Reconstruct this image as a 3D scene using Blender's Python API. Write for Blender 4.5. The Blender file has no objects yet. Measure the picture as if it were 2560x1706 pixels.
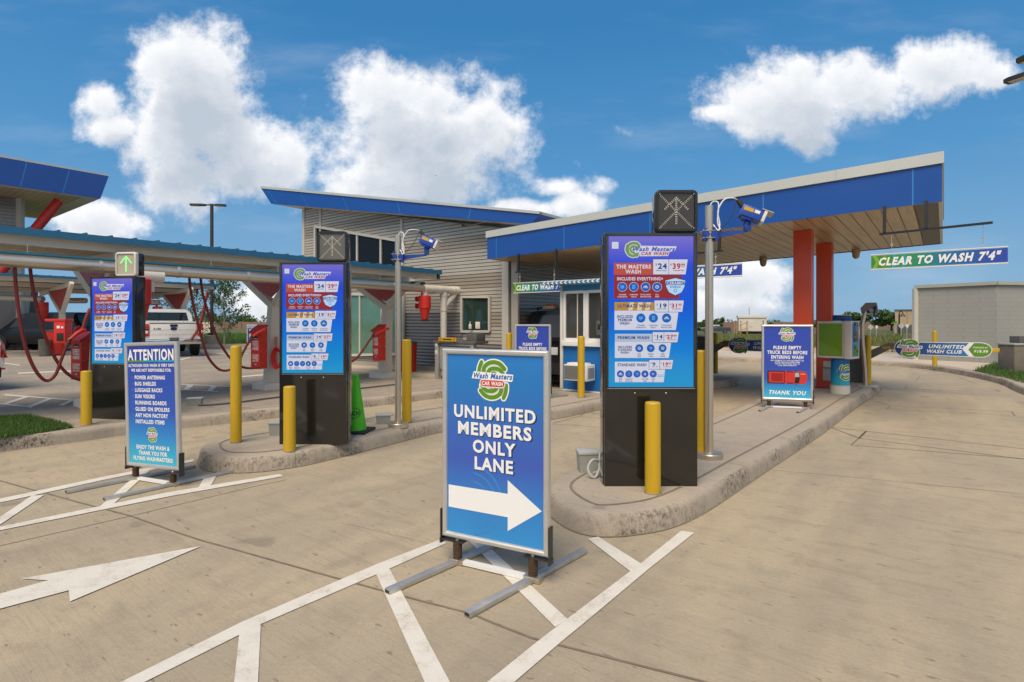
import bpy, bmesh, math, random
from mathutils import Vector, Matrix
random.seed(7)
R = math.radians
S = bpy.context.scene
COL = S.collection
# ------------------------------------------------------------------ camera, light, sky
FPX, HOR, CZ = 1390.0, 805.0, 1.48            # focal length in photo pixels, horizon row, eye height
cam_d = bpy.data.cameras.new('camera'); cam = bpy.data.objects.new('camera', cam_d); COL.objects.link(cam)
cam_d.sensor_width = 36; cam_d.lens = FPX/2560*36; cam_d.shift_y = (HOR-853)/2560
cam_d.clip_start = .05; cam_d.clip_end = 3000
cam.location = (0, 0, CZ); cam.rotation_euler = (R(90), 0, 0); S.camera = cam
SUN_EL, SUN_AZ = 56, 200                       # azimuth clockwise from +Y: the sun stands behind the camera, to its left
sd = bpy.data.lights.new('sun', 'SUN'); so = bpy.data.objects.new('sun', sd); COL.objects.link(so)
sd.energy = 3.6; sd.angle = R(38); sd.color = (1, .86, .68)
az = R(SUN_AZ)
sdir = Vector((math.sin(az)*math.cos(R(SUN_EL)), math.cos(az)*math.cos(R(SUN_EL)), math.sin(R(SUN_EL))))
so.rotation_euler = sdir.to_track_quat('Z', 'Y').to_euler(); so.location = (0, -5, 30)
S.view_settings.view_transform = 'Standard'; S.view_settings.look = 'None'
S.view_settings.exposure = 0.06; S.view_settings.gamma = 1
S.cycles.use_denoising = True; S.cycles.max_bounces = 7; S.cycles.diffuse_bounces = 3; S.cycles.glossy_bounces = 3
S.cycles.transmission_bounces = 4; S.cycles.transparent_max_bounces = 6
S.cycles.sample_clamp_indirect = 6; S.cycles.adaptive_threshold = .02

def nd(t, typ, **kw):
    n = t.nodes.new(typ)
    for k, v in kw.items(): setattr(n, k, v)
    return n
def mth(t, op, a, b=None, c=None, clamp=False):
    n = t.nodes.new('ShaderNodeMath'); n.operation = op; n.use_clamp = clamp
    for i, x in enumerate((a, b, c)):
        if x is None: continue
        if isinstance(x, (int, float)): n.inputs[i].default_value = x
        else: t.links.new(x, n.inputs[i])
    return n.outputs[0]
def mixc(t, f, a, b, blend='MIX'):
    n = t.nodes.new('ShaderNodeMix'); n.data_type = 'RGBA'; n.blend_type = blend
    for s, x in (('Factor', f), ('A', a), ('B', b)):
        i = [q for q in n.inputs if q.name == s and (q.type == 'VALUE' if s == 'Factor' else q.type == 'RGBA')][0]
        if isinstance(x, (int, float)): i.default_value = x
        elif isinstance(x, (tuple, list)): i.default_value = (*x[:3], 1)
        else: t.links.new(x, i)
    return [q for q in n.outputs if q.type == 'RGBA'][0]
def ramp(t, f, stops, interp='LINEAR'):
    n = t.nodes.new('ShaderNodeValToRGB'); e = n.color_ramp; e.interpolation = interp
    while len(e.elements) < len(stops): e.elements.new(.5)
    for q, (p, c) in zip(e.elements, stops):
        q.position = p; q.color = (*c[:3], 1) if not isinstance(c, (int, float)) else (c, c, c, 1)
    t.links.new(f, n.inputs[0]); return n.outputs[0]
def smooth(t, x, lo, hi):
    n = t.nodes.new('ShaderNodeMapRange'); n.interpolation_type = 'SMOOTHSTEP'
    t.links.new(x, n.inputs[0]); n.inputs[1].default_value = lo; n.inputs[2].default_value = hi
    return n.outputs[0]

def cloud_group():
    """cloud thickness for a direction given as (x/y, z/y): soft ellipses broken up by fractal noise"""
    g = bpy.data.node_groups.new('cloud_thickness', 'ShaderNodeTree')
    g.interface.new_socket('P', in_out='INPUT', socket_type='NodeSocketVector')
    g.interface.new_socket('D', in_out='OUTPUT', socket_type='NodeSocketFloat')
    i = nd(g, 'NodeGroupInput'); o = nd(g, 'NodeGroupOutput')
    sx = nd(g, 'ShaderNodeSeparateXYZ'); g.links.new(i.outputs[0], sx.inputs[0])
    n1 = nd(g, 'ShaderNodeTexNoise'); g.links.new(i.outputs[0], n1.inputs['Vector'])
    n1.inputs['Scale'].default_value = 11; n1.inputs['Detail'].default_value = 9; n1.inputs['Roughness'].default_value = .66
    n2 = nd(g, 'ShaderNodeTexNoise'); g.links.new(i.outputs[0], n2.inputs['Vector'])
    n2.inputs['Scale'].default_value = 4.2; n2.inputs['Detail'].default_value = 3
    blobs = [(470,165,155,120),(470,320,170,140),(615,405,165,110),(450,450,130,115),(560,340,110,75),(265,262,50,48),(300,325,75,42),(390,345,95,80),(690,415,95,80),
             (1050,355,270,185),(950,250,130,110),(1075,245,105,85),(1195,320,115,100),(1265,350,50,32),(960,455,190,75),
             (1960,255,200,105),(2340,180,160,80),(2160,220,170,95),(2010,335,80,50),(1830,282,90,32),(2480,190,70,38),
             (1440,512,75,38),(1290,525,110,30),(255,560,130,60),(1850,690,130,70),(1790,770,170,55),(640,765,75,60),
             (1570,335,26,24),(1390,470,60,26),(1500,470,30,18)]
    acc = None
    for (px, py, rx, ry) in blobs:
        a = mth(g, 'MULTIPLY', mth(g, 'SUBTRACT', sx.outputs[0], (px-1280)/1390), 1390/rx)
        b = mth(g, 'MULTIPLY', mth(g, 'SUBTRACT', sx.outputs[1], (805-py)/1390), 1390/ry)
        d = mth(g, 'SUBTRACT', 1.0, mth(g, 'SQRT', mth(g, 'ADD', mth(g, 'MULTIPLY', a, a), mth(g, 'MULTIPLY', b, b))))
        d = mth(g, 'MULTIPLY', mth(g, 'SUBTRACT', d, .04 if max(rx, ry) > 60 else .16), min(1, (max(rx, ry)/110)**.9))
        acc = d if acc is None else mth(g, 'SMOOTH_MAX', acc, d, .12)
    acc = mth(g, 'MAXIMUM', acc, -.9)
    w = mth(g, 'ADD', mth(g, 'MULTIPLY', mth(g, 'SUBTRACT', n1.outputs[0], .5), 1.9), mth(g, 'MULTIPLY', mth(g, 'SUBTRACT', n2.outputs[0], .5), 1.1))
    g.links.new(mth(g, 'ADD', mth(g, 'ADD', acc, .03), w), o.inputs[0])
    return g
world = bpy.data.worlds.new("World"); S.world = world; world.use_nodes = True
wt = world.node_tree; wt.nodes.clear()
wo = nd(wt, 'ShaderNodeOutputWorld'); bg = nd(wt, 'ShaderNodeBackground'); wt.links.new(bg.outputs[0], wo.inputs[0])
sky = nd(wt, 'ShaderNodeTexSky'); sky.sky_type = 'NISHITA'; sky.sun_disc = False
sky.sun_elevation = R(SUN_EL); sky.sun_rotation = R(SUN_AZ); sky.air_density = 1.3; sky.dust_density = 1.0; sky.ozone_density = 2.6; sky.altitude = 100
SKY = .12
bg.inputs[1].default_value = SKY
tc = nd(wt, 'ShaderNodeTexCoord'); sp = nd(wt, 'ShaderNodeSeparateXYZ'); wt.links.new(tc.outputs['Generated'], sp.inputs[0])
yy = mth(wt, 'MAXIMUM', sp.outputs[1], .08)
cv = nd(wt, 'ShaderNodeCombineXYZ')
wt.links.new(mth(wt, 'DIVIDE', sp.outputs[0], yy), cv.inputs[0]); wt.links.new(mth(wt, 'DIVIDE', sp.outputs[2], yy), cv.inputs[1])
CG = cloud_group()
def cloud(dx, dy):
    a = nd(wt, 'ShaderNodeVectorMath', operation='ADD'); wt.links.new(cv.outputs[0], a.inputs[0]); a.inputs[1].default_value = (dx, dy, 0)
    q = nd(wt, 'ShaderNodeGroup'); q.node_tree = CG; wt.links.new(a.outputs[0], q.inputs[0]); return q.outputs[0]
d0, d1, d2 = cloud(0, 0), cloud(-.008, .016), cloud(-.03, .085)
mask = mth(wt, 'MULTIPLY', smooth(wt, d0, -.22, .40), smooth(wt, sp.outputs[1], .1, .3))
up = mth(wt, 'MAXIMUM', d1, 0.0); up2 = mth(wt, 'MAXIMUM', d2, 0.0)
sh = mth(wt, 'ADD', mth(wt, 'MULTIPLY', up, .42), mth(wt, 'MULTIPLY', up2, .82), clamp=True)
ccol = ramp(wt, sh, [(0, (8.2, 8.2, 8.3)), (.14, (7.3, 7.45, 7.75)), (.42, (5.7, 6.05, 6.6)), (1, (4.2, 4.75, 5.5))])
skyr = ramp(wt, sp.outputs[2], [(0, (1.95, 3.6, 5.3)), (.25, (.66, 2.4, 4.75)), (.47, (.30, 1.72, 4.0)), (1, (.22, 1.0, 2.8))])
skc = mixc(wt, .93, sky.outputs[0], skyr)
nr = nd(wt, 'ShaderNodeTexNoise'); wt.links.new(tc.outputs['Generated'], nr.inputs['Vector']); nr.inputs['Scale'].default_value = 2.6; nr.inputs['Detail'].default_value = 7
ci = nd(wt, 'ShaderNodeMapping'); wt.links.new(cv.outputs[0], ci.inputs[0]); ci.inputs['Rotation'].default_value = (0, 0, R(-38)); ci.inputs['Scale'].default_value = (1.1, 4.5, 1)
nc = nd(wt, 'ShaderNodeTexNoise'); wt.links.new(ci.outputs[0], nc.inputs['Vector']); nc.inputs['Scale'].default_value = 1.6; nc.inputs['Detail'].default_value = 7; nc.inputs['Roughness'].default_value = .6
skc = mixc(wt, mth(wt, 'MULTIPLY', smooth(wt, nc.outputs[0], .48, .8), .22), skc, (5.6, 6.2, 7.0))
rear = mth(wt, 'MULTIPLY', smooth(wt, sp.outputs[1], .05, -.25), mth(wt, 'MULTIPLY', smooth(wt, nr.outputs[0], .40, .60), smooth(wt, sp.outputs[2], .02, .2)))
skc = mixc(wt, mth(wt, 'MULTIPLY', rear, .9), skc, (7.6, 7.6, 7.7))            # unseen broken cloud behind the camera, added as soft fill light
wt.links.new(mixc(wt, mask, skc, ccol), bg.inputs[0])

# ------------------------------------------------------------------ where things stand: lane frame u (along the lanes), v (across, to the right)
LA = R(37.85); SU, CU = math.sin(LA), math.cos(LA); K = .15
def L(u, v, z=0.): return Vector((SU*u+CU*v, CU*u-SU*v, z))
def UV(p): return (SU*p[0]+CU*p[1], CU*p[0]-SU*p[1])
def G(px, py, z=0.):
    Y = FPX*(CZ-z)/(py-HOR); return Vector(((px-1280)/FPX*Y, Y, z))
def P(px, py, Y): return Vector(((px-1280)/FPX*Y, Y, CZ+(HOR-py)*Y/FPX))
def PU(px, py, u):
    r = (px-1280)/FPX; return P(px, py, u/(SU*r+CU))
def PV(px, py, v):
    r = (px-1280)/FPX; return P(px, py, v/(CU*r-SU))

# ------------------------------------------------------------------ materials
MATS = {}
def mat(name, col, rough=.5, metal=0., var=.08, scale=6., bump=0., bscale=60., spec=.5, emit=None, es=0., coat=0., stretch=None, extra=None):
    m = bpy.data.materials.new(name); m.use_nodes = True; t = m.node_tree
    b = t.nodes['Principled BSDF']; b.inputs['Roughness'].default_value = rough; b.inputs['Metallic'].default_value = metal
    b.inputs['Specular IOR Level'].default_value = spec; b.inputs['Coat Weight'].default_value = coat
    c = t.nodes.new('ShaderNodeTexCoord'); v = c.outputs['Object']
    if stretch:
        mp = t.nodes.new('ShaderNodeMapping'); mp.inputs['Scale'].default_value = stretch; t.links.new(v, mp.inputs[0]); v = mp.outputs[0]
    col_out = None
    if var:
        n = t.nodes.new('ShaderNodeTexNoise'); n.inputs['Scale'].default_value = scale; n.inputs['Detail'].default_value = 6; t.links.new(v, n.inputs['Vector'])
        col_out = mixc(t, n.outputs[0], [x*(1-2*var) for x in col], [min(1, x*(1+2*var)) for x in col])
        t.links.new(mth(t, 'ADD', rough-.06, mth(t, 'MULTIPLY', n.outputs[0], .12)), b.inputs['Roughness'])
    if extra: col_out = extra(t, v, col_out, b)
    if col_out is not None: t.links.new(col_out, b.inputs['Base Color'])
    else: b.inputs['Base Color'].default_value = (*col, 1)
    if emit:
        b.inputs['Emission Color'].default_value = (*emit, 1); b.inputs['Emission Strength'].default_value = es
    if bump:
        n2 = t.nodes.new('ShaderNodeTexNoise'); n2.inputs['Scale'].default_value = bscale; n2.inputs['Detail'].default_value = 5; t.links.new(v, n2.inputs['Vector'])
        bp = t.nodes.new('ShaderNodeBump'); bp.inputs['Strength'].default_value = bump; bp.inputs['Distance'].default_value = .01
        t.links.new(n2.outputs[0], bp.inputs['Height']); t.links.new(bp.outputs[0], b.inputs['Normal'])
    MATS[name] = m; return m
def noise(t, v, scale, detail=5, rough=.55, dist=0.):
    n = t.nodes.new('ShaderNodeTexNoise'); n.inputs['Scale'].default_value = scale; n.inputs['Detail'].default_value = detail
    n.inputs['Roughness'].default_value = rough; n.inputs['Distortion'].default_value = dist
    t.links.new(v, n.inputs['Vector']); return n.outputs[0]
def mapped(t, v, sc, rot=0.):
    mp = t.nodes.new('ShaderNodeMapping'); mp.inputs['Rotation'].default_value = (0, 0, rot); mp.inputs['Scale'].default_value = sc
    t.links.new(v, mp.inputs[0]); return mp.outputs[0]
def concrete(dirty=1., base=(.435, .355, .242), grey=(.34, .287, .207), side=False):
    def f(t, v, c, b):
        w = mapped(t, v, (1, 1, 1), LA)
        big = noise(t, mapped(t, w, (1.1, .42, 1)), .9, 6, .6, .4)
        mid = noise(t, w, 5, 6, .62)
        broom = noise(t, mapped(t, w, (2.2, 60, 1)), 1.6, 4, .6)
        fine = noise(t, v, 190, 3, .7)
        spots = noise(t, mapped(t, w, (9, 26, 9)), 1, 3, .5)
        c = mixc(t, smooth(t, big, .36, .64), base, grey)
        c = mixc(t, mth(t, 'MULTIPLY', smooth(t, mid, .46, .74), .5*dirty), c, [x*.74 for x in grey])
        c = mixc(t, mth(t, 'MULTIPLY', smooth(t, broom, .42, .74), .34), c, [x*.60 for x in grey])
        c = mixc(t, mth(t, 'MULTIPLY', smooth(t, fine, .35, .7), .25), c, [x*1.25 for x in base])
        grit = noise(t, v, 46, 5, .72)
        c = mixc(t, mth(t, 'MULTIPLY', smooth(t, grit, .50, .70), .30), c, [x*.60 for x in grey])
        c = mixc(t, mth(t, 'MULTIPLY', smooth(t, grit, .46, .30), .22), c, [min(1, x*1.25) for x in base])
        wipe = noise(t, mapped(t, w, (.9, 5.5, 1)), 1.5, 6, .62, .6)
        c = mixc(t, mth(t, 'MULTIPLY', smooth(t, wipe, .52, .72), .34*dirty), c, [x*.66 for x in grey])
        oil = noise(t, w, 2.3, 2, .4)
        c = mixc(t, mth(t, 'MULTIPLY', mth(t, 'MULTIPLY', smooth(t, oil, .70, .76), smooth(t, fine, .3, .6)), .5), c, (.12, .10, .08))
        c = mixc(t, mth(t, 'MULTIPLY', smooth(t, spots, .655, .71), .55*dirty), c, (.13, .105, .075))
        tr = noise(t, mapped(t, w, (1.6, .12, 1)), 1., 3, .5)
        c = mixc(t, mth(t, 'MULTIPLY', smooth(t, tr, .54, .75), .28), c, (.155, .135, .115))
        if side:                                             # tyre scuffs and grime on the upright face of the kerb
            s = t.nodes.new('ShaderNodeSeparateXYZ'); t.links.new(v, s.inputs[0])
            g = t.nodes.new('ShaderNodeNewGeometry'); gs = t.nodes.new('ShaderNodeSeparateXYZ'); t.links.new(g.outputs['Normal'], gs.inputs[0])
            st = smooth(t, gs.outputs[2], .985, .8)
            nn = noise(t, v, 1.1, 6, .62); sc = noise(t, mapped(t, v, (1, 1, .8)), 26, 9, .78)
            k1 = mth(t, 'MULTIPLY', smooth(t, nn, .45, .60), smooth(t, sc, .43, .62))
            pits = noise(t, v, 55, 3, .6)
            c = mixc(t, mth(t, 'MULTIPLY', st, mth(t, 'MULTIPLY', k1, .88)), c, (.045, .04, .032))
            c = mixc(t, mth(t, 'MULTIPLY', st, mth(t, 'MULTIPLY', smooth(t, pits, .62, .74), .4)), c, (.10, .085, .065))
        return c
    return f
mat('concrete', (.4, .33, .24), .85, bump=.25, bscale=120, var=0, spec=.3, extra=concrete())
mat('lot_concrete', (.4, .33, .24), .85, bump=.2, bscale=120, var=0, spec=.3, extra=concrete(1.1, (.37, .31, .235), (.27, .24, .205)))
mat('kerb_concrete', (.4, .33, .24), .9, bump=.45, bscale=90, var=0, spec=.25, extra=concrete(.6, (.43, .36, .275), (.36, .31, .25), True))
mat('walk_concrete', (.5, .43, .34), .9, bump=.2, bscale=90, var=.1, spec=.25, scale=1.5)
def paint_wear(t, v, c, b):
    w = noise(t, v, 7, 7, .65); f = noise(t, v, 70, 4, .6)
    k = mth(t, 'MULTIPLY', smooth(t, w, .44, .70), mth(t, 'ADD', .22, mth(t, 'MULTIPLY', smooth(t, f, .45, .68), .6)))
    return mixc(t, k, (.66, .62, .54), (.36, .30, .22))
mat('road_paint', (.72, .68, .6), .75, var=0, bump=.2, bscale=110, extra=paint_wear)
mat('joint', (.20, .16, .115), .95, var=.25, scale=12)
mat('groove', (.21, .175, .13), .95, var=.2, scale=20)
mat('crack', (.15, .125, .095), .95, var=.25, scale=12)
def scuff(t, v, c, b):
    a = noise(t, mapped(t, v, (30, 30, 3)), 1, 6, .7); d = noise(t, v, 9, 5, .6)
    c = mixc(t, mth(t, 'MULTIPLY', smooth(t, a, .56, .72), .35), (.52, .325, .010), (.30, .19, .018)); return mixc(t, mth(t, 'MULTIPLY', smooth(t, d, .6, .8), .5), c, (.36, .25, .04))
mat('yellow', (.62, .40, .012), .42, var=0, bump=.08, bscale=25, extra=scuff)
mat('steel', (.58, .51, .41), .33, .8, var=.05, scale=3, stretch=(40, 40, 1))
mat('duct', (.60, .54, .45), .32, .85, var=.05, scale=2)
mat('alu', (.66, .64, .60), .38, .75, var=.05, scale=8)
mat('galv', (.50, .49, .46), .5, .7, var=.14, scale=14)
mat('black', (.016, .015, .014), .35, var=.1)
mat('rubber', (.02, .02, .02), .75, var=.15)
mat('rust', (.09, .055, .028), .7, .3, var=.3, scale=40)
def flake(t, v, c, b):
    n = noise(t, v, 420, 2, .5); return mixc(t, smooth(t, n, .62, .75), (.012, .012, .011), (.05, .047, .042))
mat('kiosk_black', (.012, .012, .011), .13, var=0, spec=.6, coat=.3, extra=flake)
mat('kiosk_side', (.02, .02, .02), .12, .0, var=.1, coat=.5)
mat('lens', (.030, .028, .024), .16, var=.1, spec=.6)
mat('lens_lit', (.42, .38, .30), .3, var=.06, spec=.5)
mat('led_off', (.72, .68, .58), .4, var=0)
mat('led_on', (.1, .8, .15), .4, var=0, emit=(.10, 1., .22), es=1.6)
mat('white', (.74, .73, .70), .45, var=.03)
mat('offwhite', (.65, .61, .54), .5, var=.06, scale=3)
mat('cream', (.62, .565, .475), .45, var=.06, scale=2)
mat('lgrey', (.42, .42, .39), .5, var=.06)
mat('boxgrey', (.30, .31, .28), .6, var=.08)
mat('dgrey', (.10, .098, .092), .55, var=.1)
mat('bracket', (.028, .027, .027), .5, var=.15)
mat('fascia', (.004, .066, .31), .34, var=.06, scale=1.2, coat=.1, bump=.05, bscale=1.6)
mat('fascia_joint', (.02, .20, .50), .5, var=0)
mat('capgrey', (.37, .37, .32), .5, var=.05)
mat('cap', (.52, .53, .49), .42, .2, var=.04, scale=2)
def wood(t, v, c, b):
    n = noise(t, mapped(t, v, (14, .6, 14)), 1.6, 6, .6); return mixc(t, smooth(t, n, .3, .7), (.50, .36, .21), (.36, .25, .14))
mat('soffit', (.3, .2, .11), .38, var=0, extra=wood, spec=.5)
mat('soffit_gap', (.17, .115, .065), .7, var=0)
mat('red', (.62, .072, .028), .42, var=.06, scale=2)
mat('red2', (.58, .024, .014), .38, var=.06, scale=5)
mat('darkred', (.36, .026, .018), .5, var=.1)
mat('hose', (.17, .014, .012), .55, var=.12, bump=.4, bscale=90)
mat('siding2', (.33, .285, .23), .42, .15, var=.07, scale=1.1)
mat('siding', (.45, .41, .345), .42, .15, var=.07, scale=1.1)
mat('corrugated', (.27, .255, .235), .36, .45, var=.08, scale=1.1)
mat('trim', (.50, .475, .42), .5, var=.04)
mat('glass_black', (.006, .007, .009), .25, var=0, spec=.2)
mat('glass_dark', (.006, .008, .010), .03, var=0, spec=.7)
mat('pane_grey', (.055, .055, .05), .05, var=.2, scale=1.5)
mat('lens_reflect', (.13, .12, .10), .2, var=.1, spec=.6)  # paler copy of the lens: a bright reflection put into its colour
mat('head_grey', (.20, .185, .17), .45, var=.05)
mat('glass_small', (.02, .045, .036), .04, var=.3, scale=2)
mat('glass_reflect', (.085, .19, .14), .03, var=.25, scale=1.2, spec=.75)  # green reflection of sky and trees put into the glass colour
mat('roof_blue', (.022, .135, .245), .38, .1, var=.06)
mat('teal', (.015, .17, .27), .4, var=.06)
mat('cam_blue', (.012, .055, .33), .35, var=.05)
mat('booth_blue', (.006, .13, .40), .5, var=.03, scale=1)
mat('booth_blue2', (.02, .19, .40), .5, var=.03)
mat('plinth', (.33, .29, .235), .85, var=.12, bump=.3)
mat('pvc', (.66, .61, .53), .4, var=.05)
def block(t, v, c, b):
    br = t.nodes.new('ShaderNodeTexBrick'); br.inputs['Scale'].default_value = 1; br.inputs['Brick Width'].default_value = .28; br.inputs['Row Height'].default_value = .14
    br.inputs['Mortar Size'].default_value = .006; br.inputs['Color1'].default_value = (.31, .31, .285, 1); br.inputs['Color2'].default_value = (.302, .30, .276, 1); br.inputs['Mortar'].default_value = (.265, .262, .24, 1)
    s = t.nodes.new('ShaderNodeSeparateXYZ'); t.links.new(v, s.inputs[0]); q = t.nodes.new('ShaderNodeCombineXYZ')
    t.links.new(mth(t, 'ADD', s.outputs[0], s.outputs[1]), q.inputs[0]); t.links.new(s.outputs[2], q.inputs[1]); t.links.new(q.outputs[0], br.inputs[0])
    n = noise(t, v, 1.4, 5, .6); return mixc(t, mth(t, 'MULTIPLY', smooth(t, n, .4, .75), .35), br.outputs[0], (.255, .252, .23))
mat('block', (.3, .29, .25), .8, var=0, bump=.2, extra=block)
mat('pillar', (.20, .17, .135), .9, var=.18, scale=5, bump=.3)
mat('green', (.16, .33, .012), .4, var=.05)
mat('cone_green', (.07, .50, .012), .5, var=.06)
mat('carwhite', (.72, .71, .68), .25, var=.02, coat=.6)
mat('cardark', (.008, .009, .011), .22, var=.05, coat=.15, spec=.35)
mat('cargrey', (.055, .065, .08), .25, var=.05, coat=.6)
mat('carglass', (.012, .015, .017), .04, var=0, spec=.7)
mat('tail', (.45, .012, .01), .2, var=0, coat=.5)
mat('tail_lit', (.6, .03, .02), .3, var=0, emit=(1, .05, .03), es=.9)
mat('amber', (.6, .2, .02), .3, var=0)
mat('chrome', (.7, .7, .7), .12, 1., var=0)
mat('grass', (.055, .135, .014), .75, var=.25, scale=9)
mat('grass_soil', (.035, .06, .012), .95, var=.3, scale=14)
mat('dry_grass', (.16, .155, .045), .8, var=.3, scale=4)
mat('leaf', (.075, .13, .022), .6, var=.3, scale=3)
mat('leaf_dark', (.040, .085, .018), .65, var=.35, scale=1.2)
mat('bark', (.12, .10, .08), .9, var=.25, scale=20)
mat('bark_pale', (.36, .32, .25), .85, var=.25, scale=20)
mat('brown_wall', (.23, .145, .105), .9, var=.12, scale=.5)
mat('tan', (.42, .31, .20), .85, var=.08, scale=.4)
mat('bronze', (.055, .045, .036), .5, .3, var=.1)
mat('skin', (.35, .2, .14), .6, var=.05); mat('cloth', (.03, .035, .05), .8, var=.1); mat('hair', (.02, .014, .01), .7, var=.1)
mat('orange', (.40, .22, .08), .7, var=.1)
def field(t, v, c, b):
    a = noise(t, v, .09, 6, .6); f = noise(t, v, 2.5, 5, .6)
    c = mixc(t, smooth(t, a, .35, .62), (.055, .085, .02), (.14, .125, .05))
    return mixc(t, mth(t, 'MULTIPLY', smooth(t, f, .4, .7), .5), c, (.045, .06, .018))
mat('field', (.1, .1, .04), .95, var=0, extra=field, bump=.4, bscale=8)
# printed colours
INK = dict(iwhite=(.78, .78, .77), iblue=(.022, .115, .42), inavy=(.010, .020, .115), igreen=(.105, .26, .008), ired=(.56, .035, .025),
           idark=(.02, .03, .10), ilblue=(.06, .24, .55), iswirl=(.045, .215, .56), iblack=(.015, .015, .018), icyan=(.03, .33, .55), igrey=(.4, .41, .42),
           ired2=(.30, .015, .012), iorange=(.8, .42, .02), iteal=(.02, .30, .33), ilgreen=(.19, .36, .04))
for k, c in INK.items(): mat(k, c, .38, var=0, spec=.4)
SCR = dict(swhite=(.62, .64, .76), sred=(.28, .014, .012), sorange=(.48, .07, .03), snavy=(.02, .045, .22), sblue=(.012, .10, .48), sgold=(.48, .25, .02),
           sgold2=(.70, .58, .36), ssilver=(.42, .50, .66), slblue=(.10, .38, .78), sgreen=(.16, .30, .06), spurple=(.07, .09, .45), sredtext=(.42, .012, .02),
           scyan=(.05, .40, .62), sshield=(.45, .66, .88))
def screen_mat(k, c, ext=None):
    m = mat(k, [x*.25 for x in c], .09, var=0, spec=.5, coat=.0, emit=c, es=.66); return m
for k, c in SCR.items(): screen_mat(k, c)
def grad(name, axis, lo, hi, stops, rough=.38, glow=0., swirl=None):
    m = mat(name, (.5, .5, .5), rough, var=0, spec=.45); t = m.node_tree; b = t.nodes['Principled BSDF']
    c = t.nodes.new('ShaderNodeTexCoord'); s = t.nodes.new('ShaderNodeSeparateXYZ'); t.links.new(c.outputs['Object'], s.inputs[0])
    mr = t.nodes.new('ShaderNodeMapRange'); t.links.new(s.outputs[axis], mr.inputs[0]); mr.inputs[1].default_value = lo; mr.inputs[2].default_value = hi
    o = ramp(t, mr.outputs[0], stops)
    if glow:
        t.links.new(mixc(t, .75, o, (0, 0, 0)), b.inputs['Base Color']); t.links.new(o, b.inputs['Emission Color']); b.inputs['Emission Strength'].default_value = glow
        b.inputs['Roughness'].default_value = .09
    else: t.links.new(o, b.inputs['Base Color'])
grad('poster_members', 2, .18, 1.30, [(0, (.03, .25, .58)), (.2, (.03, .20, .54)), (.42, (.045, .10, .44)), (.62, (.035, .13, .46)), (.85, (.016, .175, .48)), (1, (.025, .19, .54))])
grad('poster_attention', 2, .16, 1.25, [(0, (.06, .42, .55)), (.08, (.03, .38, .58)), (.27, (.02, .20, .55)), (.45, (.02, .085, .44)), (1, (.022, .05, .36))])
grad('poster_truck', 2, .16, 1.25, [(0, (.06, .45, .62)), (.10, (.03, .32, .60)), (.27, (.03, .10, .42)), (.45, (.035, .07, .40)), (1, (.03, .06, .38))])
grad('screen_bg', 2, .85, 2.04, [(0, (.004, .29, .62)), (.2, (.003, .22, .66)), (.5, (.003, .095, .68)), (.78, (.012, .06, .66)), (.92, (.12, .11, .62)), (1, (.19, .17, .60))], glow=.66)  # screen gradient; its pale violet top paints in a reflection
grad('clear_ink', 0, -.72, .72, [(0, (.05, .22, .01)), (.22, (.05, .25, .03)), (.42, (.02, .22, .16)), (.6, (.02, .14, .32)), (.85, (.025, .075, .36)), (1, (.03, .06, .36))])
grad('club_ink', 0, .35, 2.2, [(0, (.012, .02, .13)), (.35, (.018, .045, .22)), (.75, (.03, .16, .42)), (1, (.03, .2, .48))])
grad('pay_ink', 2, .2, .8, [(0, (.02, .36, .50)), (.4, (.01, .2, .46)), (1, (.006, .05, .22))])
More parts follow.
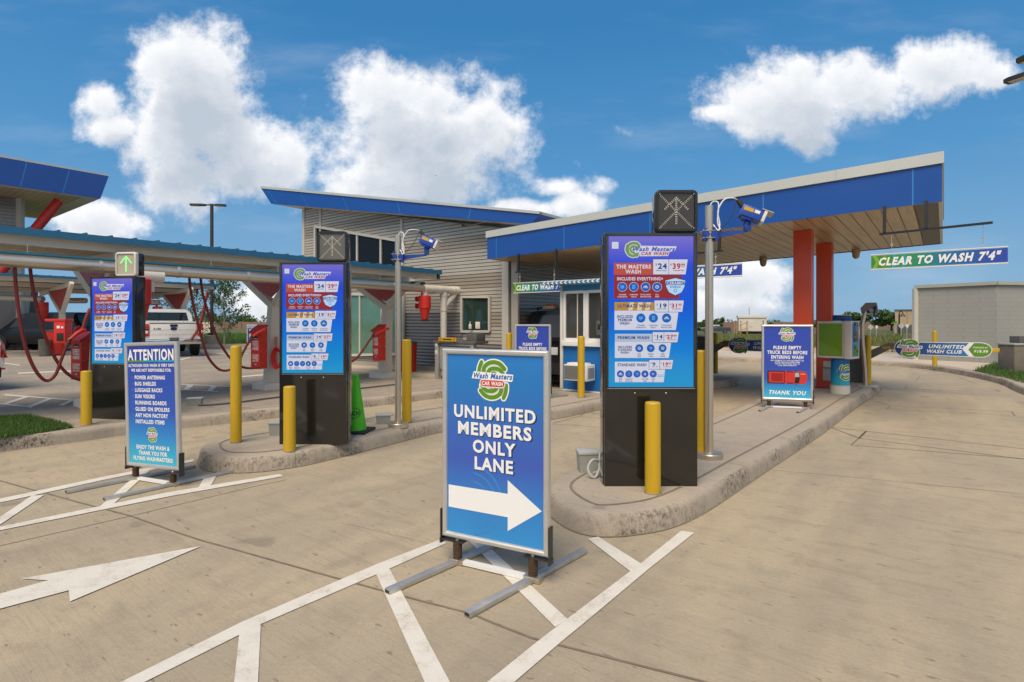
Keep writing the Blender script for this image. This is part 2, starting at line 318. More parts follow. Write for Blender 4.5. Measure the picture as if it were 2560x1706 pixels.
# ------------------------------------------------------------------ mesh helpers
class MB:
    def __init__(s): s.v, s.f, s.m = [], [], []
    def poly(s, pts, m):
        i = len(s.v); s.v += [Vector(p) for p in pts]; s.f.append(tuple(range(i, i+len(pts)))); s.m.append(m); return s
    def faces(s, vs, fs, m, M=None):
        i = len(s.v); s.v += [(M @ Vector(p)) if M else Vector(p) for p in vs]
        for q in fs: s.f.append(tuple(i+k for k in q)); s.m.append(m)
        return s
    def box(s, c, d, m, bev=0., M=None):
        """box by centre and full size, optionally bevelled, optionally moved by a matrix"""
        c = Vector(c); x, y, z = d[0]/2, d[1]/2, d[2]/2
        if bev:
            bm = bmesh.new(); bmesh.ops.create_cube(bm, size=1)
            for v in bm.verts: v.co = Vector((v.co.x*d[0], v.co.y*d[1], v.co.z*d[2]))
            bmesh.ops.bevel(bm, geom=bm.edges[:], offset=bev, segments=2, affect='EDGES', profile=.6)
            bm.verts.index_update(); vs = [v.co+c for v in bm.verts]; fs = [[v.index for v in f.verts] for f in bm.faces]; bm.free()
        else:
            vs = [c+Vector((a*x, b*y, e*z)) for a in (-1, 1) for b in (-1, 1) for e in (-1, 1)]
            fs = [(0, 1, 3, 2), (4, 6, 7, 5), (0, 4, 5, 1), (2, 3, 7, 6), (0, 2, 6, 4), (1, 5, 7, 3)]
        return s.faces(vs, fs, m, M)
    def bar(s, a, b, w, h, m, up=(0, 0, 1), bev=0.):
        """straight bar of section w x h between two points"""
        a, b = Vector(a), Vector(b); y = (b-a); l = y.length; y.normalize(); up = Vector(up)
        x = y.cross(up); x = x.normalized() if x.length > 1e-6 else Vector((1, 0, 0)); z = x.cross(y)
        M = Matrix(((x.x, y.x, z.x, 0), (x.y, y.y, z.y, 0), (x.z, y.z, z.z, 0), (0, 0, 0, 1))); M.translation = (a+b)/2
        return s.box((0, 0, 0), (w, l, h), m, bev, M)
    def tube(s, pts, r, m, seg=12, cap=True):
        pts = [Vector(p) for p in pts]; rs = r if isinstance(r, (list, tuple)) else [r]*len(pts); i0 = len(s.v); n = len(pts)
        prev = None
        for k, p in enumerate(pts):
            t = (pts[min(k+1, n-1)]-pts[max(k-1, 0)]).normalized()
            if prev is None: a = t.orthogonal().normalized()
            else: a = (prev-t*prev.dot(t)).normalized()
            prev = a; b = t.cross(a)
            for j in range(seg):
                q = 2*math.pi*j/seg; s.v.append(p+(a*math.cos(q)+b*math.sin(q))*rs[k])
        for k in range(n-1):
            for j in range(seg):
                j2 = (j+1) % seg; s.f.append((i0+k*seg+j, i0+k*seg+j2, i0+(k+1)*seg+j2, i0+(k+1)*seg+j)); s.m.append(m)
        if cap:
            s.f.append(tuple(i0+j for j in reversed(range(seg)))); s.m.append(m)
            s.f.append(tuple(i0+(n-1)*seg+j for j in range(seg))); s.m.append(m)
        return s
    def lathe(s, c, prof, m, seg=24):
        """stack of (radius, z) rings about a vertical axis"""
        return s.tube_rings([(Vector(c)+Vector((0, 0, z)), r) for r, z in prof], m, seg)
    def tube_rings(s, rings, m, seg):
        i0 = len(s.v); n = len(rings)
        for c, r in rings:
            for j in range(seg):
                q = 2*math.pi*j/seg; s.v.append(c+Vector((r*math.cos(q), r*math.sin(q), 0)))
        for k in range(n-1):
            for j in range(seg):
                j2 = (j+1) % seg; s.f.append((i0+k*seg+j, i0+k*seg+j2, i0+(k+1)*seg+j2, i0+(k+1)*seg+j)); s.m.append(m)
        s.f.append(tuple(i0+j for j in reversed(range(seg)))); s.m.append(m)
        s.f.append(tuple(i0+(n-1)*seg+j for j in range(seg))); s.m.append(m)
        return s
    def prism(s, pts, off, m):
        """flat outline pushed along a vector"""
        off = Vector(off); n = len(pts); i = len(s.v); s.v += [Vector(p) for p in pts]+[Vector(p)+off for p in pts]
        s.f.append(tuple(range(i+n-1, i-1, -1))); s.m.append(m); s.f.append(tuple(range(i+n, i+2*n))); s.m.append(m)
        for k in range(n):
            k2 = (k+1) % n; s.f.append((i+k, i+k2, i+n+k2, i+n+k)); s.m.append(m)
        return s
    def build(s, name, parent=None, world=False, smooth=30, fix=True):
        me = bpy.data.meshes.new(name)
        if world and parent is not None:
            Mi = WM[parent.name].inverted(); vs = [Mi @ v for v in s.v]
        else: vs = s.v
        me.from_pydata([tuple(v) for v in vs], [], s.f)
        keys = []
        for k in s.m:
            if k not in keys: keys.append(k)
        for k in keys: me.materials.append(MATS[k])
        if len(keys) > 1: me.polygons.foreach_set('material_index', [keys.index(k) for k in s.m])
        if fix:
            bm = bmesh.new(); bm.from_mesh(me); bmesh.ops.recalc_face_normals(bm, faces=bm.faces[:]); bm.to_mesh(me); bm.free()
        if smooth:
            me.shade_smooth(); me.set_sharp_from_angle(angle=R(smooth))
        me.update()
        o = bpy.data.objects.new(name, me); COL.objects.link(o)
        if parent is not None: o.parent = parent; WM[o.name] = WM[parent.name]
        return o
WM = {}
def tag(o, label=None, cat=None, group=None, kind=None):
    for k, v in (('label', label), ('category', cat), ('group', group), ('kind', kind)):
        if v: o[k] = v
    return o
def thing(name, label, cat, loc=(0, 0, 0), rz=0., group=None, scale=1.):
    o = bpy.data.objects.new(name, None); COL.objects.link(o); o.empty_display_size = .2
    o.location = loc; o.rotation_euler = (0, 0, rz); o.scale = (scale,)*3
    WM[o.name] = Matrix.Translation(Vector(loc)) @ Matrix.Rotation(rz, 4, 'Z') @ Matrix.Scale(scale, 4)
    return tag(o, label, cat, group)
def copy_thing(root, loc, rz=None, label=None, scale=None, group=None):
    kids = {}
    for o in COL.objects:
        if o.parent: kids.setdefault(o.parent.name, []).append(o)
    def rec(o, par):
        c = o.copy(); COL.objects.link(c)
        if par is not None: c.parent = par
        for ch in kids.get(o.name, []): rec(ch, c)
        return c
    r = rec(root, None); r.location = loc
    if rz is not None: r.rotation_euler = (0, 0, rz)
    if scale is not None: r.scale = scale if isinstance(scale, tuple) else (scale,)*3
    if label: r['label'] = label
    if group: r['group'] = group
    WM[r.name] = Matrix.Translation(Vector(loc)) @ Matrix.Rotation(r.rotation_euler.z, 4, 'Z')
    return r
def structure(mb, name, **kw):
    return tag(mb.build(name, **kw), kind='structure')
def catmull(pts, n=6):
    pts = [Vector(p) for p in pts]; q = [pts[0]*2-pts[1]]+pts+[pts[-1]*2-pts[-2]]; out = []
    for i in range(1, len(q)-2):
        a, b, c, d = q[i-1:i+3]
        for k in range(n):
            t = k/n; out.append(.5*((2*b)+(c-a)*t+(2*a-5*b+4*c-d)*t*t+(3*b-a-3*c+d)*t**3))
    return out+[pts[-1]]

# ------------------------------------------------------------------ lettering: outlines of the built-in font, laid as thin ink on a flat frame
CH = "ABCDEFGHIJKLMNOPQRSTUVWXYZabcdefghijklmnopqrstuvwxyz0123456789$'\"+&!:.-"
GLYPH, ADV = {}, {}
def make_glyphs():
    objs = []
    for st, off in (('n', .0), ('b', .022), ('x', .036), ('o', .050)):
        for ch in CH:
            c = bpy.data.curves.new('t', 'FONT'); c.body = ch; c.offset = off; c.resolution_u = 2 if st != 'x' else 3; c.fill_mode = 'BOTH'
            o = bpy.data.objects.new('t', c); COL.objects.link(o); objs.append((st, ch, o))
    for ch in list(CH)+['']:
        c = bpy.data.curves.new('t', 'FONT'); c.body = 'H'+ch+'H'
        o = bpy.data.objects.new('t', c); COL.objects.link(o); objs.append(('w', ch, o))
    bpy.context.view_layer.update(); dg = bpy.context.evaluated_depsgraph_get(); w = {}
    for st, ch, o in objs:
        if st == 'w': w[ch] = o.dimensions.x; continue
        me = o.evaluated_get(dg).to_mesh()
        GLYPH[st, ch] = ([tuple(v.co[:2]) for v in me.vertices], [tuple(p.vertices) for p in me.polygons])
    for ch in CH: ADV[ch] = w[ch]-w['']
    ADV[' '] = .30
    for _, _, o in objs:
        c = o.data; bpy.data.objects.remove(o); bpy.data.curves.remove(c)
make_glyphs()
CAPH = max(y for x, y in GLYPH['n', 'H'][0])
class Fr:
    """flat frame: origin, two axes and the side the ink stands on; k counts ink layers"""
    def __init__(s, mb, o, ex, ey, dz=.0005, sx=1., sy=1.):
        s.mb, s.o, s.ex, s.ey = mb, Vector(o), Vector(ex), Vector(ey); s.n = s.ex.cross(s.ey).normalized(); s.dz = dz; s.sx = sx; s.sy = sy
    def p(s, x, y, k): return s.o+s.ex*(x*s.sx)+s.ey*(y*s.sy)+s.n*(s.dz*k)
    def poly(s, pts, m, k): s.mb.poly([s.p(x, y, k) for x, y in pts], m)
    def rect(s, x0, y0, x1, y1, m, k): s.poly([(x0, y0), (x1, y0), (x1, y1), (x0, y1)], m, k)
    def circ(s, x, y, r, m, k, seg=20): s.poly([(x+r*math.cos(2*math.pi*i/seg), y+r*math.sin(2*math.pi*i/seg)) for i in range(seg)], m, k)
    def pill(s, x0, y0, x1, y1, m, k, seg=8):
        r = abs(y1-y0)/2; cy = (y0+y1)/2
        s.poly([(x1-r+r*math.cos(a), cy+r*math.sin(a)) for a in [(-.5+i/seg)*math.pi for i in range(seg+1)]]+[(x0+r+r*math.cos(a), cy+r*math.sin(a)) for a in [(.5+i/seg)*math.pi for i in range(seg+1)]], m, k)
    def stroke(s, path, w, m, k, n=7, caps=True):
        """round-ended pen stroke along a smooth path, w given at the ends and middle or as one number"""
        q = catmull([(x, y, 0) for x, y in path], n) if n else [Vector((x, y, 0)) for x, y in path]; L_, R_ = [], []; N = len(q)
        ww = [w if not isinstance(w, (list, tuple)) else w[0]+(w[1]-w[0])*i/(N-1) for i in range(N)]
        for i, p in enumerate(q):
            t = (q[min(i+1, N-1)]-q[max(i-1, 0)]).normalized(); nn = Vector((-t.y, t.x, 0))*ww[i]/2
            L_.append(p+nn); R_.append(p-nn)
        for i in range(N-1):
            s.poly([(a.x, a.y) for a in (R_[i], R_[i+1], L_[i+1], L_[i])], m, k)
        if caps:
            s.circ(q[0].x, q[0].y, ww[0]/2, m, k-.1, 14); s.circ(q[-1].x, q[-1].y, ww[-1]/2, m, k-.1, 14)
    def text(s, body, x, y, cap, m, k, w=None, st='b', it=0., align='c', rise=0.):
        """one line, baseline-centred on (x, y); cap = capital height; w squeezes or stretches it to a width"""
        sc = cap/CAPH; tk = dict(n=0, b=.035, x=.07, o=.10)[st]; tot = (sum(ADV[c]+tk for c in body)-tk)*sc; fx = 1 if w is None else w/tot
        X = x-(tot*fx/2 if align == 'c' else tot*fx if align == 'r' else 0); Y = y-cap/2
        for c in body:
            if c != ' ':
                vs, fs = GLYPH[st, c]; i = len(s.mb.v)
                for gx, gy in vs:
                    s.mb.v.append(s.p(X+(gx+it*(gy-.35))*sc*fx, Y+gy*sc+rise*(X-x), k))
                for f in fs: s.mb.f.append(tuple(i+q for q in f)); s.mb.m.append(m)
            X += (ADV[c]+tk)*sc*fx
LOGO_UP = [([(395, 62), (362, 130), (343, 205), (340, 290)], 74), ([(862, 172), (770, 88), (650, 58), (530, 85), (452, 160), (436, 270)], 80), ([(838, 262), (760, 190), (650, 168), (560, 196), (520, 270)], 76), ([(700, 262), (640, 240), (590, 268)], 40)]
def logo(fr, cx, cy, h, k=1, word=True, pal=('iwhite', 'igreen', 'iblue', 'ired'), ww=850):
    """the sign emblem: two sets of nested green arcs turned about the middle, slanted name across, red pill below it"""
    s = h/745
    T = lambda x, y: (cx+(x-618)*s, cy-(y-372)*s)
    for pad, m, kk in ((44, pal[0], k), (0, pal[1], k+1)):
        for path, w in LOGO_UP:
            for flip in (False, True):
                q = [T(*((1236-x, 744-y) if flip else (x, y))) for x, y in path]
                fr.stroke(q, (w+pad if pad else w-4)*s, m, kk, 5)
    if word:
        fr.poly([T(x, y) for x, y in ((228, 232), (1035, 262), (1022, 372), (1000, 392), (188, 362))], pal[0], k+1.5)
        fr.text('Wash Masters', *T(622, 305), 92*s, pal[2], k+2.6, w=ww*.93*s, st='x', it=.28)
        x0, y0 = T(355, 512); x1, y1 = T(880, 362); fr.pill(x0, y0, x1, y1, pal[0], k+2)
        x0, y0 = T(372, 494); x1, y1 = T(864, 380); fr.pill(x0, y0, x1, y1, pal[3], k+3)
        fr.text('CAR WASH', *T(618, 437), 66*s, pal[0], k+4, w=430*s, st='x', it=.12)
# ------------------------------------------------------------------ ground
def outline_island(pts, name, cuts=()):
    """kerbed island: rounded upright kerb all round and a top with a tooled groove, from a (u, v) outline at the kerb's foot"""
    w_ = [(u, v, 0) for u, v in pts]; m_ = len(w_); P2 = catmull([w_[-2], w_[-1]]+w_+[w_[0], w_[1], w_[2]], 6)[12:12+6*m_]; n = len(P2)
    ar = sum(P2[i].x*P2[(i+1) % n].y-P2[(i+1) % n].x*P2[i].y for i in range(n)); sg = 1 if ar > 0 else -1
    def inset(d):
        out = []
        for i in range(n):
            t = (P2[(i+1) % n]-P2[i-1]).normalized(); out.append(P2[i]+Vector((-t.y, t.x, 0))*sg*d)
        return out
    prof = [(0, 0), (.008, .05), (.016, .10), (.026, .125), (.042, .142), (.068, K), (.20, K+.002)]
    mb = MB(); rings = [[L(p.x, p.y, z) for p in inset(d)] for d, z in prof]
    for a, b in zip(rings, rings[1:]):
        for i in range(n): mb.poly([a[i], a[(i+1) % n], b[(i+1) % n], b[i]], 'kerb_concrete')
    o = mb.build(name, fix=False, smooth=40)
    bm = bmesh.new(); bm.from_mesh(o.data); bmesh.ops.remove_doubles(bm, verts=bm.verts[:], dist=.0005); bmesh.ops.recalc_face_normals(bm, faces=bm.faces[:])
    e = [x for x in bm.edges if x.is_boundary and min(v.co.z for v in x.verts) > K]
    bmesh.ops.triangle_fill(bm, edges=e, use_beauty=True)
    for f in bm.faces:
        if f.normal.z < 0 and abs(f.normal.z) > .9: f.normal_flip()
    bm.to_mesh(o.data); bm.free(); o.data.shade_smooth(); o.data.set_sharp_from_angle(angle=R(40))
    tag(o, kind='structure')
    mb = MB(); a, b = inset(.195), inset(.217)
    for i in range(n): mb.poly([L(q.x, q.y, K+.006) for q in (a[i], a[(i+1) % n], b[(i+1) % n], b[i])], 'groove')
    structure(mb, 'island_joint', fix=False, smooth=0)
    mb = MB(); a, b = inset(-.014), inset(.002)           # dark line along the kerb's foot and cuts across it
    for i in range(n): mb.poly([L(q.x, q.y, .005) for q in (a[i], a[(i+1) % n], b[(i+1) % n], b[i])], 'groove')
    for i in cuts:
        t = (P2[(i+1) % n]-P2[i-1]).normalized()*.005; rr = [[inset(d-.002)[i], z] for d, z in prof]
        for (p, z), (q, z2) in zip(rr, rr[1:]): mb.poly([L(p.x-t.x, p.y-t.y, z+.001), L(p.x+t.x, p.y+t.y, z+.001), L(q.x+t.x, q.y+t.y, z2+.001), L(q.x-t.x, q.y-t.y, z2+.001)], 'groove')
    structure(mb, 'kerb_joint', fix=False, smooth=0)
    return o
def sheet(pts, m, name, z=None, nsub=0):
    mb = MB(); mb.poly([Vector((p[0], p[1], p[2] if z is None else z)) for p in pts], m); return structure(mb, name, fix=False, smooth=0)
# field: one sheet, dropping gently away from the site
mb = MB(); xs = [-900, -300, -120, -60, -20, 20, 60, 120, 300, 900]; ys = [-60, -10, 24, 34, 60, 110, 200, 500, 1600]
fz = lambda y: -.06 if y < 34 else (-.06-(y-34)/76*.9 if y < 110 else -.96)
for i in range(len(xs)-1):
    for j in range(len(ys)-1):
        mb.poly([(xs[i], ys[j], fz(ys[j])), (xs[i+1], ys[j], fz(ys[j])), (xs[i+1], ys[j+1], fz(ys[j+1])), (xs[i], ys[j+1], fz(ys[j+1]))], 'field')
structure(mb, 'ground', fix=False)
sheet([(-40, -8, 0), (40, -8, 0), (45, 19, 0), (26, 29, 0), (5, 29, 0), (-40, 24, 0)], 'concrete', 'driveway')
# vacuum lot on the left: raised, with a kerb along the first lane
kl = [(-12, -9.5), (-5, -9.2), (1.42, -8.47), (2.72, -8.42), (4.57, -8.08), (7.74, -7.7), (10.2, -7.55), (16, -7.5), (21, -7.5)]
kp = catmull([(u, v, 0) for u, v in kl], 5); mb = MB()
for (d, z), (d2, z2) in zip([(0, 0), (.008, .05), (.016, .1), (.026, .125), (.042, .142), (.068, K), (.2, K+.002)], [(.008, .05), (.016, .1), (.026, .125), (.042, .142), (.068, K), (.2, K+.002), (.32, K+.002)]):
    for a, b in zip(kp, kp[1:]): mb.poly([L(a.x, a.y-d, z), L(b.x, b.y-d, z), L(b.x, b.y-d2, z2), L(a.x, a.y-d2, z2)], 'kerb_concrete')
structure(mb, 'kerb', smooth=40)
mb = MB()
for a, b in zip(kp, kp[1:]): mb.poly([L(a.x, a.y-.20, K+.006), L(b.x, b.y-.20, K+.006), L(b.x, b.y-.222, K+.006), L(a.x, a.y-.222, K+.006)], 'groove')
structure(mb, 'kerb_joint', fix=False, smooth=0)
far = [L(21, -14, K), Vector((-3, 30.5, K)), G(640, 868, K), G(470, 870, K), Vector((-26, 31.6, K)), Vector((-60, 33.5, K)), Vector((-60, -10, K))]
mb = MB(); mb.poly([L(p.x, p.y-.31, K) for p in kp]+far, 'lot_concrete'); structure(mb, 'parking_lot', fix=False, smooth=0)
mb = MB()
for a, b in zip(far[1:], far[2:-1]): mb.bar(a+Vector((0, .1, .02)), b+Vector((0, .1, .02)), .2, .3, 'walk_concrete')
structure(mb, 'lot_kerb')
# two islands
outline_island([(3.36, -2.0), (3.62, -1.66), (4.2, -1.48), (5.7, -1.40), (8.3, -1.27), (11, -1.2), (14.2, -1.08), (15.0, -1.25), (15.35, -1.75), (15.0, -2.3), (14, -2.55), (11, -2.58), (8, -2.56), (5.2, -2.62), (4.2, -2.68), (3.65, -2.5)], 'traffic_island', (17, 21, 26, 31))
outline_island([(2.50, -5.82), (2.68, -5.42), (3.05, -5.22), (3.6, -5.2), (5.4, -5.32), (6.2, -5.05), (7.0, -4.68), (8.4, -4.55), (11, -4.3), (13.0, -3.85), (13.7, -3.8), (13.9, -4.4), (13.7, -5.3), (12.5, -5.9), (9, -6.1), (7, -6.3), (5, -6.42), (3.4, -6.6), (2.75, -6.45)], 'traffic_island', (13, 22, 33, 40))
# far side of the right-hand lane: kerb, walk and lawn
kr = [(-8, 3.4), (2, 3.0), (10, 2.2), (15.06, 1.30), (17.63, 1.02), (19.86, .35), (21.6, -.5), (22.4, -1.6), (22.3, -3.0), (21.6, -4.4), (21.4, -7.0), (22.0, -12)]
kq = catmull([(u, v, 0) for u, v in kr], 6); mb = MB()
def off(q, i, d):
    t = (q[min(i+1, len(q)-1)]-q[max(i-1, 0)]).normalized(); p = q[i]+Vector((-t.y, t.x, 0))*d; return p
pr = [(0, 0), (.008, .05), (.016, .1), (.026, .125), (.042, .142), (.068, K), (.3, K+.003)]
for (d, z), (d2, z2) in zip(pr, pr[1:]):
    for i in range(len(kq)-1):
        a, b, c, e = off(kq, i, d), off(kq, i+1, d), off(kq, i+1, d2), off(kq, i, d2)
        mb.poly([L(a.x, a.y, z), L(b.x, b.y, z), L(c.x, c.y, z2), L(e.x, e.y, z2)], 'kerb_concrete')
structure(mb, 'kerb', smooth=40)
mb = MB(); mb.poly([L(*off(kq, i, .29)[:2], K) for i in range(len(kq))]+[L(26, -12, K), L(26.5, -3, K), L(30, 2, K), L(30, 14, K), L(-8, 14, K)], 'walk_concrete'); structure(mb, 'sidewalk', fix=False, smooth=0)
mb = MB()                                              # the low wall of the street beyond
mb.bar(Vector((4, 26.5, .12)), Vector((13.6, 25.2, .12)), .18, .34, 'walk_concrete'); mb.bar(Vector((13.6, 25.2, .12)), Vector((19, 27.5, .12)), .18, .34, 'walk_concrete')
structure(mb, 'street_kerb')
sheet([(6, 60, -.33), (70, 62, -.33), (70, 69, -.42), (6, 66, -.42)], 'walk_concrete', 'road')
# joints, saw cuts, patches
def ribbon(mb, px, w, m, z=.004):
    q = [G(x, y, z-.004*0) for x, y in px]
    for i in range(len(q)-1):
        t = (q[i+1]-q[i]); n = Vector((-t.y, t.x, 0)).normalized()*w/2; mb.poly([q[i]-n, q[i+1]-n, q[i+1]+n, q[i]+n], m)
def wob(pts, n=6, a=2.):
    out = []
    for (x0, y0), (x1, y1) in zip(pts, pts[1:]):
        for i in range(n): out.append((x0+(x1-x0)*i/n+random.uniform(-a, a)*.4, y0+(y1-y0)*i/n+random.uniform(-a, a)*.35))
    return out+[pts[-1]]
mb = MB()
ribbon(mb, wob([(-60, 1186), (0, 1202), (325, 1290), (500, 1350), (870, 1453), (1180, 1535), (1330, 1595), (1770, 1706), (1900, 1738)], 5, 2), .014, 'joint')
ribbon(mb, wob([(-60, 1378), (0, 1364), (318, 1292), (640, 1215), (718, 1199)], 5, 1), .008, 'joint')
structure(mb, 'slab_joint', fix=False, smooth=0)
mb = MB()
for pts, w in [([(1930, 1175), (2160, 1196), (2560, 1235)], .005), ([(1240, 1400), (870, 1310)], .002),
               ([(2560, 1122), (2165, 1078), (2078, 1068)], .013), ([(2560, 1148), (2150, 1096), (2080, 1070)], .013), ([(2165, 1078), (2128, 1113), (2560, 1147)], .011), ([(2165, 1079), (2148, 1096)], .018),
               ([(2185, 1003), (2226, 1015), (2530, 1029), (2538, 1040), (2216, 1023), (2226, 1015)], .010), ([(2262, 972), (2268, 965), (2490, 974), (2500, 979), (2262, 972)], .012),
               ([(1382, 1058), (1450, 1041), (1466, 1030), (1500, 1036)], .012), ([(1382, 1060), (1500, 1068)], .010), ([(1450, 1041), (1505, 1048)], .010),
               ([(2300, 940), (2290, 952)], .012), ([(2400, 945), (2440, 960)], .010)]:
    ribbon(mb, wob(pts, 5, .8), w, 'crack')
structure(mb, 'pavement_cracks', fix=False, smooth=0)
mb = MB()
PZ = [.0045]
def paint(px, z=None):
    PZ[0] += .00008; zz = PZ[0] if z is None else z+PZ[0]-.006; mb.poly([G(x, y, zz) for x, y in px], 'road_paint')
def pline(a, b, c=None):                                # stripe between two edge polylines of the same length
    for i in range(len(a)-1): paint([a[i], a[i+1], b[i+1], b[i]])
pline([(150, 1775), (301, 1706), (602, 1556), (938, 1412), (1100, 1349)], [(215, 1775), (360, 1706), (653, 1560), (974, 1422), (1116, 1358)])
paint([(600, 1566), (652, 1562), (644, 1720), (584, 1720)]); paint([(936, 1426), (973, 1421), (1130, 1715), (1066, 1715)])
pline([(1100, 1807), (1217, 1706), (1352, 1597), (1416, 1549), (1600, 1410), (1703, 1327)], [(1178, 1805), (1285, 1706), (1399, 1608), (1455, 1562), (1620, 1424), (1736, 1332)])
paint([(1469, 1347), (1496, 1342), (1602, 1409), (1576, 1429)]); paint([(1160, 1341), (1190, 1338), (1419, 1548), (1388, 1568)])
pline([(-60, 1261), (0, 1247), (240, 1196), (484, 1148)], [(-60, 1271), (0, 1257), (246, 1203), (484, 1154)])
pline([(-60, 1331), (0, 1317), (420, 1231), (700, 1185)], [(-60, 1340), (0, 1326), (424, 1241), (708, 1191)])
paint([(-30, 1313), (0, 1312), (110, 1238), (80, 1239)]); paint([(243, 1272), (280, 1264), (380, 1171), (352, 1178)]); paint([(495, 1222), (526, 1216), (541, 1190), (511, 1192)])
structure(mb, 'road_markings', fix=False, smooth=0)
mb = MB(); pa = [(504, 1365), (53, 1447), (121, 1451), (-90, 1509), (-90, 1546), (172, 1476), (175, 1504)]
paint([pa[0], pa[1], pa[2]]); paint([pa[0], pa[2], pa[5]]); paint([pa[0], pa[5], pa[6]]); paint([pa[2], pa[3], pa[4], pa[5]])
structure(mb, 'arrow_marking', fix=False, smooth=0)
mb = MB()
for q in [[(12, 986), (195, 1000), (195, 1003), (12, 989)], [(0, 1008), (80, 1017), (80, 1020), (0, 1011)], [(63, 991), (75, 992), (18, 1011), (6, 1009)], [(121, 996), (132, 997), (80, 1018), (66, 1016)], [(176, 1000), (186, 1001), (160, 1014), (145, 1014)],
          [(45, 932), (190, 926), (190, 929), (45, 935)], [(10, 907), (50, 913), (50, 915), (10, 909)], [(448, 960), (580, 966), (580, 968), (448, 962)], [(448, 973), (545, 978), (545, 980), (448, 975)], [(470, 962), (485, 963), (472, 974), (458, 974)],
          [(530, 965), (542, 966), (530, 979), (516, 978)], [(600, 941), (668, 935), (668, 938), (600, 944)], [(450, 899), (476, 893), (476, 895), (452, 901)], [(538, 884), (625, 884), (600, 887), (545, 886)], [(590, 873), (625, 866), (628, 868), (592, 875)]]:
    paint(q, K+.006)
structure(mb, 'stall_markings', fix=False, smooth=0)
# grass: lawn patches with real blades, taller weeds further off
def blades(name, inside, n, h, w, m, z, soil=None, dark=None):
    mb = MB()
    if soil: mb.poly([Vector((p[0], p[1], z)) for p in soil], 'grass_soil')
    for _ in range(n):
        x, y = inside(); hh = h*random.uniform(.5, 1.25); a = random.uniform(0, 6.28); ln = random.uniform(0, .6)*hh; b = random.uniform(0, 6.28)
        p = Vector((x, y, z)); e = Vector((math.cos(a), math.sin(a), 0))*w*.5; t = p+Vector((math.cos(b)*ln, math.sin(b)*ln, hh))
        mb.poly([p-e, p+e, t], m if not dark or random.random() < .6 else dark)
    return tag(mb.build(name, fix=False, smooth=0), kind='stuff')
def in_tri_fan(pts):
    tr = [(pts[0], pts[i], pts[i+1]) for i in range(1, len(pts)-1)]
    ar = [abs((b[0]-a[0])*(c[1]-a[1])-(c[0]-a[0])*(b[1]-a[1])) for a, b, c in tr]
    def f():
        a, b, c = random.choices(tr, ar)[0]; r1, r2 = random.random(), random.random()
        if r1+r2 > 1: r1, r2 = 1-r1, 1-r2
        return a[0]+(b[0]-a[0])*r1+(c[0]-a[0])*r2, a[1]+(b[1]-a[1])*r1+(c[1]-a[1])*r2
    return f
lp = [G(x, y, K) for x, y in ((-140, 1120), (0, 1095), (100, 1082), (183, 1071), (140, 1058), (72, 1043), (0, 1047), (-140, 1056))]
blades('grass', in_tri_fan(lp), 15000, .055, .012, 'grass', K+.008, lp, 'leaf')
rp = [L(19.5, .62, K), L(17.6, 1.3, K), L(15, 1.75, K), L(12, 2.3, K), L(12, 7, K), L(20, 7, K), L(24.2, 2.6, K), L(23.4, 1.25, K)]
blades('grass', in_tri_fan(rp), 15000, .10, .02, 'grass', K+.008, rp, 'leaf')
blades('grass', lambda: (random.uniform(-32, -10), random.uniform(31.8, 60)), 26000, .42, .07, 'grass', -.06, None, 'leaf')
blades('grass', lambda: (random.uniform(6, 42), 27+33*random.random()**1.6), 20000, .38, .07, 'dry_grass', -.08, None, 'leaf')
# ------------------------------------------------------------------ spring-footed poster stands
FW, FH, FB = .72, 1.16, .036
def poster_members(fr):
    W, H = FW-2*FB, FH-2*FB
    Y = lambda f: H*(.5-f)
    for r_ in (.205, .16, .11):                       # faint watermark rings printed on the ground colour
        fr.stroke([(-W*.22+r_*math.cos(a), Y(.80)+r_*math.sin(a)) for a in [R(-88+i*8) for i in range(23)]], .012, 'iswirl', 1, 0, False)
    logo(fr, -.005, Y(.133), H*.228, 2)
    for s, f, w in (('UNLIMITED', .316, .855), ('MEMBERS', .408, .77), ('ONLY', .502, .435), ('LANE', .595, .405)):
        fr.text(s, .004, Y(f)-.004, .072, 'idark', 2, w*W+.010, 'x'); fr.text(s, 0, Y(f), .070, 'iwhite', 3, w*W, 'x')
    y = Y(.80); a, h = .068, .148; x0, x1, x2 = -W*.485, W*.15, W*.485
    fr.poly([(x0, y-a), (x1, y-a), (x1, y-h), (x2, y), (x1, y+h), (x1, y+a), (x0, y+a)], 'iwhite', 3)
